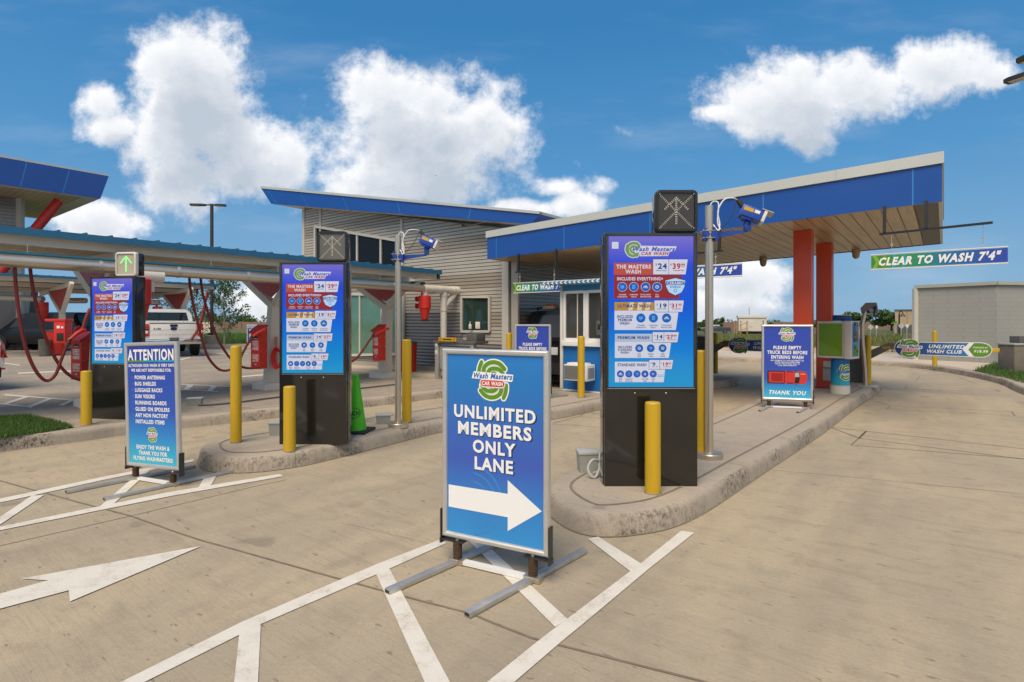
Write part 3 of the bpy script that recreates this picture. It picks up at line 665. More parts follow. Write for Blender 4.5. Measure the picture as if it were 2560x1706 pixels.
def poster_attention(fr):
    W, H = FW-2*FB, FH-2*FB
    Y = lambda f: H*(.5-f)
    fr.text('ATTENTION', .004, Y(.075)-.004, .094, 'idark', 1, W*.97, 'x'); fr.text('ATTENTION', 0, Y(.075), .092, 'iwhite', 2, W*.965, 'x')
    for i in range(12):
        fr.rect(-W*.485+W*.97*i/12, Y(.136), -W*.485+W*.97*(i+1)/12, Y(.122), 'igreen' if i < 4 else 'iteal' if i < 8 else 'icyan', 2)
    fr.text('ALTHOUGH OUR WASH IS VERY SAFE', 0, Y(.165), .026, 'iwhite', 2, W*.96, 'x'); fr.text('WE ARE NOT RESPONSIBLE FOR:', 0, Y(.206), .026, 'iwhite', 2, W*.84, 'x')
    for s, f, w in (('POWER ANTENNAS', .268, .64), ('BUG SHIELDS', .321, .45), ('LUGGAGE RACKS', .375, .58), ('SUN VISORS', .429, .42), ('RUNNING BOARDS', .483, .66), ('GLUED ON SPOILERS', .537, .72), ('ANY NON FACTORY', .59, .68), ('INSTALLED ITEMS', .644, .61)):
        fr.text(s, -W*.35, Y(f), .033, 'iwhite', 2, w*W, 'x', align='l')
        if f < .62: fr.circ(-W*.40, Y(f), .009, 'icyan', 2, 12); fr.circ(-W*.40, Y(f), .006, 'iblue', 3, 12)
    logo(fr, 0, Y(.752), H*.125, 2)
    for s, f, w in (('ENJOY THE WASH &', .86, .69), ('THANK YOU FOR', .91, .59), ('FLYING WASHMASTERS!', .957, .83)): fr.text(s, 0, Y(f), .034, 'iwhite', 2, w*W, 'x')
def poster_truck(fr):
    W, H = FW-2*FB, FH-2*FB
    Y = lambda f: H*(.5-f)
    logo(fr, 0, Y(.105), H*.195, 1)
    for s, f, w in (('PLEASE EMPTY', .29, .60), ('TRUCK BEDS BEFORE', .357, .86), ('ENTERING WASH', .425, .70)): fr.text(s, 0, Y(f), .048, 'iwhite', 2, w*W, 'x')
    for s, f, w in (('ANY DAMAGE TO OUR EQUIPMENT OR', .473, .72), ('OTHER VEHICLES FROM ITEMS', .496, .55), ('LEFT IN TRUCK BEDS WILL BE', .519, .53), ('YOUR RESPONSIBILITY.', .542, .42)): fr.text(s, 0, Y(f), .017, 'iwhite', 2, w*W, 'b')
    y = Y(.71); h = H*.09; w = W*.43                 # pickup seen from above
    fr.poly([(-w, y-h), (w*.82, y-h), (w*.97, y-h*.7), (w, y), (w*.97, y+h*.7), (w*.82, y+h), (-w, y+h)], 'ired', 1)
    fr.rect(-w, y-h, -w*.12, y+h, 'iblack', 2); fr.rect(-w*.93, y-h*.86, -w*.16, y+h*.86, 'ired', 3); fr.rect(-w*.80, y-h*.62, -w*.22, y+h*.62, 'ired2', 4)
    fr.poly([(-w*.07, y-h*.82), (w*.33, y-h*.82), (w*.38, y), (w*.33, y+h*.82), (-w*.07, y+h*.82)], 'ired', 3)
    fr.poly([(w*.36, y-h*.85), (w*.58, y-h*.9), (w*.64, y), (w*.58, y+h*.9), (w*.36, y+h*.85), (w*.41, y)], 'iblack', 3); fr.poly([(w*.39, y+h*.1), (w*.61, y+h*.1), (w*.57, y+h*.8), (w*.39, y+h*.75)], 'igrey', 4)
    fr.rect(w*.66, y+h*.5, w*.9, y+h*.62, 'iorange', 3); fr.rect(-w*.02, y+h*.82, w*.3, y+h*.96, 'iblack', 4); fr.rect(-w*.02, y-h*.96, w*.3, y-h*.82, 'iblack', 4)
    for sg in (1, -1): fr.stroke([(w*.42, y+sg*h*.95), (w*.45, y+sg*h*1.18)], .008, 'iblack', 3)
    fr.text('THANK YOU', 0, Y(.925), .056, 'iwhite', 2, W*.80, 'x', it=.25)
def stand_frame():
    """four mitred snap rails with a rolled profile"""
    mb = MB(); w, h = FW/2, FH
    prof = [(0, .016), (0, -.004), (.004, -.014), (.012, -.019), (.024, -.019), (.032, -.014), (FB, -.006), (FB, .006)]
    for i in range(4):
        c = [(-w, 0), (w, 0), (w, h), (-w, h)]; a, b = c[i], c[(i+1) % 4]
        def ins(p, d): return (p[0]-math.copysign(d, p[0]), p[1]+d if p[1] == 0 else p[1]-d)
        for (d, y), (d2, y2) in zip(prof, prof[1:]):
            p, q, r_, s_ = ins(a, d), ins(b, d), ins(b, d2), ins(a, d2)
            mb.poly([(p[0], y, p[1]), (q[0], y, q[1]), (r_[0], y2, r_[1]), (s_[0], y2, s_[1])], 'alu')
    mb.box((0, .018, h/2), (FW-.002, .004, h-.002), 'lgrey')
    return mb
def make_stand(label, poster, ink, rail, rail_dir, lift=.155, loc=(0, 0, 0), rz=0., group='poster stands', roll=0.):
    t = thing('poster_stand', label, 'sign', loc, rz, group)
    RM = Matrix.Translation((0, 0, lift)) @ Matrix.Rotation(roll, 4, 'Y')
    f = stand_frame(); f.v = [RM @ v for v in f.v]; f.build('frame', t)
    mb = MB(); mb.poly([RM @ Vector(p) for p in ((-FW/2+FB-.002, -.004, FB-.002), (FW/2-FB+.002, -.004, FB-.002), (FW/2-FB+.002, -.004, FH-FB+.002), (-FW/2+FB-.002, -.004, FH-FB+.002))], ink)
    n0 = len(mb.v); fr = Fr(mb, (0, -.0046, FH/2), (1, 0, 0), (0, 0, 1), .0004); poster(fr)
    mb.v[n0:] = [RM @ v for v in mb.v[n0:]]
    mb.build('poster', t, fix=False, smooth=0)
    for sx in (-1, 1):
        b = MB(); b.box((sx*(FW/2+.004), .004, lift+.065), (.007, .05, .21), 'bracket'); b.box((sx*(FW/2-.075), .004, lift-.018), (.165, .05, .006), 'bracket'); b.box((sx*(FW/2+.004), .004, lift-.025), (.012, .054, .03), 'bracket'); b.build('bracket', t)
        x = sx*(FW/2-.105); s = MB(); z0, z1 = .036, lift-.022; N = 11
        prof = [(.024, z0)]
        for i in range(N): prof += [(.028, z0+(z1-z0)*(i+.25)/N), (.028, z0+(z1-z0)*(i+.7)/N), (.023, z0+(z1-z0)*(i+.98)/N)]
        s.lathe((x, .004, 0), prof, 'rust', 16); s.build('spring', t); s = MB(); s.lathe((x, .004, 0), [(.012, lift-.014), (.012, lift-.004), (.008, lift+.001)], 'steel', 8); s.build('bolt', t)
        d = Vector((math.sin(rail_dir), math.cos(rail_dir), 0)); c = Vector((x, .004, .018))
        r_ = MB(); r_.bar(c-d*rail, c+d*rail, .045, .026, 'galv', bev=.002); r_.bar(c-d*(rail+.0015), c-d*(rail-.002), .034, .016, 'bracket'); r_.build('foot', t)
    m = MB(); m.bar((-FW/2+.105, .004, .019), (FW/2-.105, .004, .019), .04, .022, 'white'); m.build('cross_bar', t)
    for sx in (-1, 1):
        m = MB(); m.bar((sx*(FW/2-.105)-.05, .004, .0195), (sx*(FW/2-.105)+.05, .004, .0195), .052, .03, 'steel'); m.build('joint_plate', t)
    return t
def stand_at(pl, Yl, pr, Yr):
    a, b = P(pl, 805, Yl), P(pr, 805, Yr); m = (a+b)/2; d = b-a; return Vector((m.x, m.y, 0)), math.atan2(d.y, d.x)
loc, rz = stand_at(1110, 3.445, 1371, 3.12)
make_stand('large poster stand reading UNLIMITED MEMBERS ONLY LANE with white arrow', poster_members, 'poster_members', .52, R(14), .158, loc, rz)
loc, rz = stand_at(327, 5.235, 444, 4.99)
make_stand('leaning poster stand headed ATTENTION with bulleted list of car accessories', poster_attention, 'poster_attention', .53, R(13), .135, loc, rz, roll=R(-2))
loc, rz = stand_at(1905, 8.645, 2032, 8.44); loc.z = K
t3 = make_stand('poster stand asking to empty truck beds, whole red pickup shown, on right island', poster_truck, 'poster_truck', .52, R(22), .125, loc, rz)
loc, rz = stand_at(1290, 9.95, 1374, 9.6); loc.z = K
copy_thing(t3, loc, rz, 'poster stand mostly hidden behind the members lane sign, only its top showing')
def poster_far(fr):
    fr.text('ATTENTION', 0, .40, .11, 'iwhite', 2, .55, 'x')
    for i in range(8): fr.rect(-.20, .25-i*.06, .16-.04*(i % 3), .29-i*.06, 'iwhite', 2)
t = thing('lot_sign', 'small far blue ATTENTION sign standing at the edge of the weeds', 'sign', Vector((-14.6, 31.3, K)), R(-6))
mb = MB(); mb.box((0, .02, .62), (.7, .03, 1.1), 'white'); mb.build('board', t)
mb = MB(); mb.poly([(-.31, 0, .12), (.31, 0, .12), (.31, 0, 1.12), (-.31, 0, 1.12)], 'iblue'); poster_far(Fr(mb, (0, -.002, .62), (1, 0, 0), (0, 0, 1), .003)); mb.build('poster', t, fix=False, smooth=0)

# ------------------------------------------------------------------ menu kiosks with lane signal boxes
KW, KH, KD = .752, 2.05, .19
def build_screen(mb, o, w):
    s = w/680.
    fr = Fr(mb, o, (1, 0, 0), (0, 0, 1), .0006)
    X = lambda x: (x-580)*s
    Z = lambda y: (990-y)*s
    poly = lambda pts, m, k: fr.poly([(X(x), Z(y)) for x, y in pts], m, k)
    rect = lambda x0, y0, x1, y1, m, k: poly([(x0, y1), (x1, y1), (x1, y0), (x0, y0)], m, k)
    def tx(b, x0, x1, y0, y1, m, k, st='x', it=0.): fr.text(b, X((x0+x1)/2), Z((y0+y1)/2), (y1-y0)*s, m, k, (x1-x0)*s, st, it)
    rect(266, 433, 319, 487, 'swhite', 1); tx('03', 283, 301, 450, 470, 'ssilver', 2, 'n')
    # emblem lying on its side, with the name to its right
    for m, pad, k in (('swhite', 14, 1), ('sgreen', 0, 3)):
        for path, w_ in ([(484, 470), (470, 448), (430, 443), (400, 460), (392, 495), (402, 530), (436, 545), (462, 532)], 22), ([(470, 482), (450, 468), (424, 472), (414, 492), (424, 514), (446, 520)], 17), ([(452, 494), (436, 494), (436, 502)], 10), ([(388, 458), (380, 490), (384, 512)], 12), ([(476, 520), (474, 538), (464, 548)], 12):
            fr.stroke([(X(x), Z(y)) for x, y in path], (w_+pad)*s, m, k, 4)
    poly([(418, 530), (440, 462), (786, 468), (770, 506), (728, 512), (716, 546), (492, 548), (488, 520)], 'swhite', 2)
    tx('Wash Masters', 430, 772, 474, 506, 'spurple', 5, 'x', .3); tx('CAR WASH', 500, 718, 514, 538, 'sredtext', 5, 'x', .2)
    rect(282, 600, 597, 695, 'sorange', 1); poly([(282, 888), (801, 888), (830, 697), (282, 697)], 'sred', 1)
    tx('THE MASTERS', 302, 578, 616, 645, 'swhite', 2); tx('WASH', 376, 500, 656, 685, 'swhite', 2)
    def price(x0, xm, x1, x2, y0, y1, a, b, cents=True, h=None):
        rect(x0-3, y0-3, xm, y1+3, 'snavy', 2); poly([(xm-2, y1+3), (x2+2, y1+3), (x1+3, y0-3), (xm-2, y0-3)], 'snavy', 2)
        rect(x0, y0, xm-1, y1, 'swhite', 3); poly([(xm+2, y1), (x2, y1), (x1, y0), (xm+2, y0)], 'swhite', 3)
        hh = y1-y0; c0, c1 = y0+hh*.28, y0+hh*.62
        wa = (xm-x0)*(.58 if len(a) == 2 else .3)
        tx('$', x0+(xm-x0)*.14, x0+(xm-x0)*.24, c0, c0+hh*.16, 'snavy', 4); tx(a, x0+(xm-x0)*.30, x0+(xm-x0)*.30+wa, c0, c1, 'snavy', 4); tx('SINGLE WASH', x0+(xm-x0)*.2, x0+(xm-x0)*.86, y0+hh*.70, y0+hh*.78, 'snavy', 4, 'b')
        q = x1-xm; tx('$', xm+q*.08, xm+q*.16, c0, c0+hh*.16, 'sredtext', 4); tx(b, xm+q*.19, xm+q*.62, c0, c1, 'sredtext', 4); tx('99', xm+q*.64, xm+q*.86, c0, c0+hh*.16, 'sredtext', 4); rect(xm+q*.66, c0+hh*.2, xm+q*.84, c0+hh*.225, 'sredtext', 4)
        tx('UNLIMITED', xm+q*.24, xm+q*.82, y0+hh*.70, y0+hh*.78, 'sredtext', 4, 'x')
    price(597, 721, 873, 856, 573, 693, '24', '39'); price(607, 718, 842, 829, 902, 993, '19', '31'); price(592, 682, 802, 790, 1155, 1237, '14', '27'); price(565, 648, 757, 744, 1378, 1451, '9', '19')
    tx('INCLUDES EVERYTHING+', 307, 676, 716, 740, 'swhite', 2)
    def icon(x, y, r, kind, ring='swhite'):
        fr.circ(X(x), Z(y), r*s, ring, 2, 28); fr.circ(X(x), Z(y), (r-3)*s, 'sblue', 3, 28)
        q = 'slblue'
        if kind == 0:
            for dx, dy, rr in ((-9, -6, 8), (6, 2, 9), (-4, 10, 6), (10, -10, 5), (-14, 6, 4)): fr.circ(X(x+dx), Z(y+dy), rr*s*r/38, q, 4, 10)
        elif kind == 1:
            for dx in (-9, 0, 9): rect(x+dx-3, y-15*r/38, x+dx+3, y+17*r/38, q, 4)
            rect(x-13, y-18*r/38, x+13, y-15*r/38, q, 4)
        elif kind == 2:
            poly([(x-19*r/38, y+9), (x+19*r/38, y+9), (x+19*r/38, y), (x+11*r/38, y-2), (x+8*r/38, y-10), (x-8*r/38, y-10), (x-11*r/38, y-2), (x-19*r/38, y)], 'swhite', 4); rect(x-14*r/38, y+1, x+14*r/38, y+5, 'sblue', 5)
        elif kind == 3:
            fr.circ(X(x), Z(y), 15*s*r/38, 'swhite', 4, 16); fr.circ(X(x), Z(y), 10*s*r/38, 'sblue', 5, 16); fr.circ(X(x), Z(y), 5*s*r/38, 'swhite', 6, 10)
        elif kind == 4:
            for dx, dy, rr in ((-6, -5, 6), (7, -3, 7), (0, 8, 5)): fr.circ(X(x+dx), Z(y+dy), rr*s*r/33, q, 4, 10)
        elif kind == 5: poly([(x, y+12), (x+9, y+2), (x+9, y-9), (x, y-12), (x-9, y-9), (x-9, y+2)], q, 4); poly([(x, y+8), (x+6, y+1), (x+6, y-6), (x, y-8), (x-6, y-6), (x-6, y+1)], 'sblue', 5)
        elif kind == 6: poly([(x, y+11), (x+8, y+5), (x+5, y-2), (x, y-12), (x-5, y-2), (x-8, y+5)], 'swhite', 4)
        elif kind == 7:
            for dy in (-6, 0, 6): rect(x-10, y+dy-1.5, x+9-abs(dy), y+dy+1.5, 'swhite', 4)
    def cap(x, y, lines, m, wd):
        for i, b in enumerate(lines): tx(b, x-wd*len(b)/2, x+wd*len(b)/2, y+i*17, y+i*17+10, m, 3, 'b')
    for x, kd, c in ((350, 0, ('TSUNAMI', 'FOAM BATH')), (441, 1, ('CARNAUBA', 'FALLS')), (536, 2, ('TOTAL BODY', 'PROTECTION')), (628, 3, ('BUG', 'PREP'))): icon(x, 793, 38, kd); cap(x, 850, c, 'swhite', 8.6)
    sh = lambda d: [(690+d, 742), (715, 735+d*.6), (774, 718+d), (833, 735+d*.6), (858-d, 742), (852-d, 790), (828-d*.7, 835), (774, 866-d*1.3), (720+d*.7, 835), (696+d, 790)]
    poly(list(reversed(sh(0))), 'snavy', 2); poly(list(reversed(sh(5))), 'sshield', 3); poly([(700, 778), (848, 778), (846, 748), (702, 748)], 'snavy', 4); tx('CERAMIC', 706, 842, 752, 774, 'swhite', 5); tx('SHIELD', 732, 818, 786, 800, 'sblue', 4, 'b'); fr.circ(X(774), Z(822), 15*s, 'scyan', 4, 12); fr.circ(X(774), Z(822), 8*s, 'swhite', 5, 10)
    rect(287, 915, 605, 982, 'sgold', 1)
    for x in (410, 480, 545): poly([(x-14, 981), (x+22, 981), (x+34, 916), (x-2, 916)], 'sgold2', 1.4)
    tx('ULTIMATE WASH', 311, 581, 934, 958, 'snavy', 2); poly([(287, 1138), (778, 1138), (800, 983), (287, 983)], 'swhite', 1)
    for i, b in enumerate(('INCLUDES', 'PREMIUM', 'WASH+')): tx(b, 370-len(b)*7.9, 370+len(b)*7.9, 1020+i*27, 1041+i*27, 'snavy', 2)
    for x, kd, c in ((498, 0, ('TSUNAMI', 'FOAM BATH')), (598, 1, ('CARNAUBA', 'FALLS')), (704, 2, ('TOTAL BODY', 'PROTECTION'))): icon(x, 1042, 38, kd, 'scyan'); cap(x, 1096, c, 'snavy', 8.6)
    rect(290, 1168, 592, 1230, 'ssilver', 1); tx('PREMIUM WASH', 311, 565, 1188, 1210, 'snavy', 2); poly([(290, 1362), (722, 1362), (742, 1231), (290, 1231)], 'swhite', 1)
    for i, b in enumerate(('INCLUDES', 'STANDARD', 'WASH+')): tx(b, 370-len(b)*7, 370+len(b)*7, 1266+i*22, 1283+i*22, 'snavy', 2)
    for x, kd, c in ((485, 3, ('BUG', 'PREP')), (577, 4, ('TRIPLE', 'FOAM')), (672, 3, ('TIRE', 'SHINE'))): icon(x, 1284, 33, kd, 'scyan'); cap(x, 1326, c, 'snavy', 7.5)
    poly([(290, 1556), (681, 1556), (698, 1392), (290, 1392)], 'swhite', 1); tx('STANDARD WASH', 312, 543, 1406, 1428, 'snavy', 2)
    for x, kd, c in ((335, 2, ('MICRO', 'BATH')), (402, 5, ('CLEAR COAT', 'PROTECTION')), (467, 4, ('', '')), (531, 6, ('SPOT FREE', 'RINSE')), (597, 7, ('POWER', 'DRY'))):
        icon(x, 1490, 29, kd, 'sblue')
        if c[0]: cap(x, 1526, c, 'snavy', 5.6)
    for i in range(2): rect(630, 1496+i*12, 682, 1501+i*12, 'slblue', 2)
SW = .685
def make_kiosk(label, loc, rz=0.):
    t = thing('menu_kiosk', label, 'menu kiosk', loc, rz, 'menu kiosks on the islands')
    sh_ = SW*16/9; zc = KH-.028-sh_/2
    mb = MB(); mb.box((0, KD/2, KH/2), (KW, KD, KH), 'kiosk_black', .006)
    for sx in (-1, 1): mb.box((sx*(KW/2+.003), KD/2+.01, KH/2-.04), (.008, KD-.05, KH-.1), 'kiosk_side', .002)
    mb.build('cabinet', t)
    mb = MB()
    for q in ((0, zc+sh_/2+.009, SW+.036, .018), (0, zc-sh_/2-.006, SW+.036, .012)): mb.box((q[0], -.004, q[1]), (q[2], .010, q[3]), 'kiosk_side', .002)
    for sx in (-1, 1): mb.box((sx*(SW/2+.010), -.004, zc), (.018, .010, sh_-.002), 'kiosk_side', .002)
    mb.box((0, -.006, zc-sh_/2-.0125), (SW+.02, .006, .003), 'alu'); mb.build('bezel', t)
    mb = MB(); mb.poly([(-SW/2, -.0015, zc-sh_/2), (SW/2, -.0015, zc-sh_/2), (SW/2, -.0015, zc+sh_/2), (-SW/2, -.0015, zc+sh_/2)], 'screen_bg'); build_screen(mb, (0, -.002, zc), SW); mb.build('screen', t, fix=False, smooth=0)
    for x in (-.13, .12):
        mb = MB(); mb.lathe((0, 0, 0), [(.006, 0), (.006, .004), (.003, .006)], 'steel', 8); M = Matrix.Translation((x, 0, zc-sh_/2-.05)) @ Matrix.Rotation(R(90), 4, 'X'); mb.v = [M @ v for v in mb.v]; mb.build('screw', t)
    return t
def add_signal(t, lit=False, lens='lens'):
    """square lane signal with a two-row LED arrow and cross, standing on the kiosk's top"""
    S_ = .345; x0 = KW/2-.165; y0 = .03; z0 = KH+S_/2+.004
    mb = MB(); mb.box((x0, y0+.075, z0), (S_-.02, .15, S_-.02), 'kiosk_side', .02)
    def rr(w, r_, n=5): return [(sx*(w/2-r_)+r_*math.cos(a), sz*(w/2-r_)+r_*math.sin(a)) for sx, sz, a0 in ((1, 1, 0), (-1, 1, 90), (-1, -1, 180), (1, -1, 270)) for a in [R(a0+90*i/n) for i in range(n+1)]]
    o_, i_ = rr(S_, .04), rr(S_-.05, .022); N = len(o_); ms = 'offwhite' if lit else 'black'
    ring = [[(x0+p[0], y0+d, z0+p[1]) for p in q] for q, d in ((o_, .03), (o_, -.012), (rr(S_-.02, .035), -.022), (i_, -.022), (i_, -.006))]
    for a, b in zip(ring, ring[1:]):
        for k in range(N): mb.poly([a[k], a[(k+1) % N], b[(k+1) % N], b[k]], ms)
    sg = mb.build('lane_signal', t)
    mb = MB(); mb.poly([(x0+p[0], y0-.007, z0+p[1]) for p in i_], 'lens_lit' if lit else lens); mb.build('lens', sg, fix=False, smooth=0)
    def dots(segs, m, name, r_=.0034, gap=.0145):
        mb = MB()
        for (ax, az), (bx, bz) in segs:
            d = Vector((bx-ax, bz-az)); n = max(1, int(d.length/gap)); nn = Vector((-d.y, d.x)).normalized()*.0042
            for i in range(n+1):
                p = Vector((ax, az))+d*i/n
                for s_ in (-1, 1):
                    q = p+nn*s_; mb.poly([(x0+q.x+r_*math.cos(j*1.0472), y0-.0085, z0+q.y+r_*math.sin(j*1.0472)) for j in range(6)], m)
        return mb.build(name, sg, fix=False, smooth=0)
    arrow = [((0, -.10), (0, .105)), ((0, .11), (-.092, .018)), ((0, .11), (.092, .018))]
    cross = [((-.125, .125), (.125, -.125)), ((-.125, -.125), (.125, .125))]
    dots(arrow, 'led_on' if lit else 'led_off', 'arrow_lamps', .0052 if lit else .0036); dots(cross, 'led_off', 'cross_lamps', .0030)
    for sx in (-1, 1):
        for sz in (-1, 1): mb = MB(); mb.poly([(x0+sx*.137+.005*math.cos(j*.785), y0-.0225, z0+sz*.137+.005*math.sin(j*.785)) for j in range(8)], 'steel'); mb.build('screw', sg, fix=False, smooth=0)
    return sg
k3 = make_kiosk('tall black menu kiosk with blue price screen, nearest one, on right island', G(1627.5, 1217, K))
pc = copy_thing(k3, G(782, 1112, K), 0, 'tall black menu kiosk with price screen beside the green cone', (.965, .97, .965))
pd = copy_thing(k3, G(275, 1050, K)+Vector((0, .04, 0)), R(-10), 'tall black menu kiosk with price screen half hidden by the ATTENTION stand', (.94, .95, .95))
add_signal(k3); add_signal(pc, lens='lens_reflect'); sg = add_signal(pd, True); sg['label'] = 'lit lane signal showing a green arrow'

# ------------------------------------------------------------------ bollards
def make_bollard(h, r, label, loc):
    t = thing('bollard', label, 'bollard', loc, random.uniform(0, 6), 'yellow bollards')
    mb = MB(); mb.lathe((0, 0, 0), [(r, 0), (r, h-.03), (r*.97, h-.012), (r*.86, h-.003), (r*.5, h)], 'yellow', 28); mb.build('post', t)
    mb = MB(); mb.lathe((0, 0, 0), [(r+.006, 0), (r+.004, .006), (r, .012)], 'groove', 28); mb.build('base', t)
    return t
b0 = make_bollard(.71, .061, 'short yellow bollard right in front of the nearest kiosk', G(1632, 1233, K))
def bol(px, py, h, label, z=K, r=1.):
    o = copy_thing(b0, G(px, py, z), None, label, (r, r, h/.71)); return o
bol(724, 1128, .67, 'short yellow bollard in front of the kiosk by the green cone')
bol(590, 1107, 1.07, 'tall yellow bollard alone at the rounded island nose', r=.95)
bol(216, 1063, .70, 'yellow bollard at the corner of the lawn beside the far kiosk', r=1.0)
bol(1017, 1057, 1.10, 'tall yellow bollard behind the steel pole of the middle island', r=1.02)
bol(1752, 1140, 1.05, 'yellow bollard squeezed between nearest kiosk and steel camera pole', r=.85)
bol(1453, 995, 1.08, 'tall yellow bollard in front of the blue attendant booth', r=1.02)
bol(1789, 934, 1.05, 'yellow bollard beside the farther barrier gate on the middle island', r=.95)
bol(2170, 961, 1.05, 'yellow bollard right behind the curved reader post', r=.98)
bol(2337, 917, 1.06, 'yellow bollard on far kerb behind the nearer gate arm')
bol(868, 1062, 1.02, 'yellow bollard mostly hidden behind the kiosk and cone', r=.9)
o = bol(1272.5, 962, 1.10, 'yellow bollard at the siding building corner by the dark car')

# ------------------------------------------------------------------ steel camera poles, boxes, cones
def make_pole(label, loc, rz, h=2.46):
    t = thing('camera_pole', label, 'camera pole', loc, rz, 'steel camera poles')
    mb = MB(); mb.tube([(0, 0, .02), (0, 0, h)], .0385, 'steel', 28); mb.build('pole', t)
    mb = MB(); mb.lathe((0, 0, 0), [(.128, 0), (.128, .05), (.122, .057), (.042, .06), (.04, .075)], 'steel', 36); mb.build('base_flange', t)
    z = h-.28; mb = MB()
    mb.box((-.05, 0, z), (.012, .10, .13), 'cam_blue', .002); mb.box((.055, 0, z), (.03, .10, .13), 'cam_blue', .002)
    for dz in (-.035, .035):
        for dy in (-.045, .045): mb.tube([(-.075, dy, z+dz), (.07, dy, z+dz)], .005, 'steel', 6)
    for dy in (-.045, .045): mb.poly([(-.05, dy, z-.06), (0, dy, z), (-.05, dy, z+.06)], 'cam_blue'); mb.poly([(.055, dy, z-.06), (0, dy, z), (.055, dy, z+.06)], 'cam_blue')
    mb.build('clamp', t)
    mb = MB(); mb.prism([(.068, -.012, z-.035), (.068, -.012, z+.025), (.36, -.012, z+.04), (.36, -.012, z+.02)], (0, .024, 0), 'cam_blue'); mb.box((.36, 0, z+.065), (.055, .06, .07), 'cam_blue', .004); mb.lathe((.36, 0, z+.09), [(.035, 0), (.035, .03), (.02, .05)], 'cam_blue', 14); mb.build('arm', t)
    M = Matrix.Translation((.39, -.01, z+.19)) @ Matrix.Rotation(R(24), 4, 'Y') @ Matrix.Rotation(R(-12), 4, 'Z')
    mb = MB(); mb.box((0, 0, 0), (.20, .15, .105), 'cam_blue', .008, M); mb.box((-.02, 0, -.062), (.10, .12, .022), 'cam_blue', .004, M)
    for i in range(5): mb.box((-.06+i*.03, 0, .058), (.008, .13, .012), 'cam_blue', 0, M)
    hd = mb.build('camera_head', t)
    mb = MB(); mb.box((.118, 0, .008), (.03, .16, .12), 'offwhite', .006, M); mb.box((.13, 0, .062), (.11, .17, .008), 'lgrey', .003, M); mb.build('face_plate', hd)
    mb = MB(); mb.box((-.035, -.077, .018), (.09, .004, .035), 'yellow', 0, M); mb.box((.045, -.077, .02), (.05, .004, .03), 'white', 0, M); mb.build('rating_label', hd)
    mb = MB(); mb.tube([M @ Vector((-.10, 0, .045)), M @ Vector((-.13, 0, .07)), M @ Vector((-.17, 0, .09))], [.028, .026, .018], 'rubber', 12); mb.build('cable_gland', hd)
    g = M @ Vector((-.17, 0, .09))
    mb = MB(); mb.tube(catmull([(.03, -.03, z+.09), (.07, -.06, z+.03), (.085, -.05, z+.1), (.07, -.045, z+.22), (.13, -.04, z+.33), (.22, -.02, z+.35), tuple(g)], 7), .0065, 'white', 8)
    mb.tube(catmull([(.0, .0, h-.01), (.03, -.02, h+.035), (.075, -.045, h+.01), (.065, -.05, z+.12), (.09, -.055, z+.04)], 7), .0065, 'white', 8); mb.build('cable', t)
    mb = MB(); mb.tube(catmull([(.085, -.05, z+.05), (.14, -.05, z+.09), (.2, -.04, z+.17), tuple(g)], 7), .004, 'rubber', 6); mb.build('sensor_cable', t)
    return t
p3 = make_pole('brushed steel pole with blue sensor camera beside the nearest kiosk', G(1773, 1146, K), R(-4))
copy_thing(p3, G(995, 1068, K), R(2), 'brushed steel pole with blue sensor camera beside the grey box and green cone', (1, 1, .985))
def make_box(name, label, loc, rz, d, lid=True):
    t = thing(name, label, 'junction box', loc, rz, 'grey junction boxes on the islands'); w, l, h = d
    mb = MB(); vs = [Vector((sx*w/2*(.88 if z == 0 else 1), sy*l/2*(.88 if z == 0 else 1), z)) for z in (0, h*.86) for sx, sy in ((-1, -1), (1, -1), (1, 1), (-1, 1))]
    mb.faces(vs, [(0, 1, 2, 3), (4, 5, 6, 7), (0, 1, 5, 4), (1, 2, 6, 5), (2, 3, 7, 6), (3, 0, 4, 7)], 'boxgrey'); mb.build('body', t)
    mb = MB(); mb.box((0, 0, h*.93), (w*1.08, l*1.08, h*.14), 'lgrey', .006); mb.build('lid', t)
    return t
bx = make_box('junction_box', 'grey plastic box on the island next to the steel pole base', G(955, 1062, K)+Vector((0, .08, 0)), R(12), (.19, .16, .125))
copy_thing(bx, G(480, 1016, K)+Vector((0, .08, 0)), R(18), 'grey plastic box with black conduit on the lot behind the attention stand', (1.1, 1, 1))
copy_thing(bx, G(688, 1092, K)+Vector((0, .1, 0)), R(10), 'grey plastic box peeking out left of the middle kiosk', (1, 1, 1.3))
t = make_box('junction_box', 'olive grey metal box with conduit left of the nearest kiosk', G(1466, 1186, K)+Vector((.02, .1, 0)), R(4), (.17, .16, .19))
def conduit(label, pts, r, m, n=8):
    t = tag(MB().tube(catmull(pts, n), r, m, 10).build('conduit', None), label, 'conduit'); return t
a = G(1490, 1195, K); h = lambda dx, dy, z: (a.x+dx, a.y+dy, z)
conduit('grey flexible conduit looping between the nearest kiosk and metal box', [h(.07, .1, .36), h(.045, .06, .33), h(.03, .02, .22), h(-.01, -.03, .165), h(-.05, -.04, .18), h(-.07, -.02, .24), h(-.03, 0, .30), h(.03, .04, .28), h(.06, .06, .2), h(-.01, .08, .17)], .012, 'lgrey')
a = G(700, 1085, K)
conduit('grey flexible conduit at the foot of the middle kiosk', [(a.x+.10, a.y+.1, .33), (a.x+.05, a.y+.05, .27), (a.x-.03, a.y-.02, .18), (a.x-.08, a.y-.03, .165), (a.x-.03, a.y+.02, .23), (a.x+.05, a.y+.08, .22), (a.x+.04, a.y+.1, .16)], .011, 'lgrey')
conduit('black conduit run along the left lot kerb from a grey box', [tuple(G(x, y, K)+Vector((0, 0, .018))) for x, y in ((495, 1016), (540, 1014), (600, 1008), (660, 1000), (720, 993), (860, 978), (1000, 962))], .014, 'dgrey')
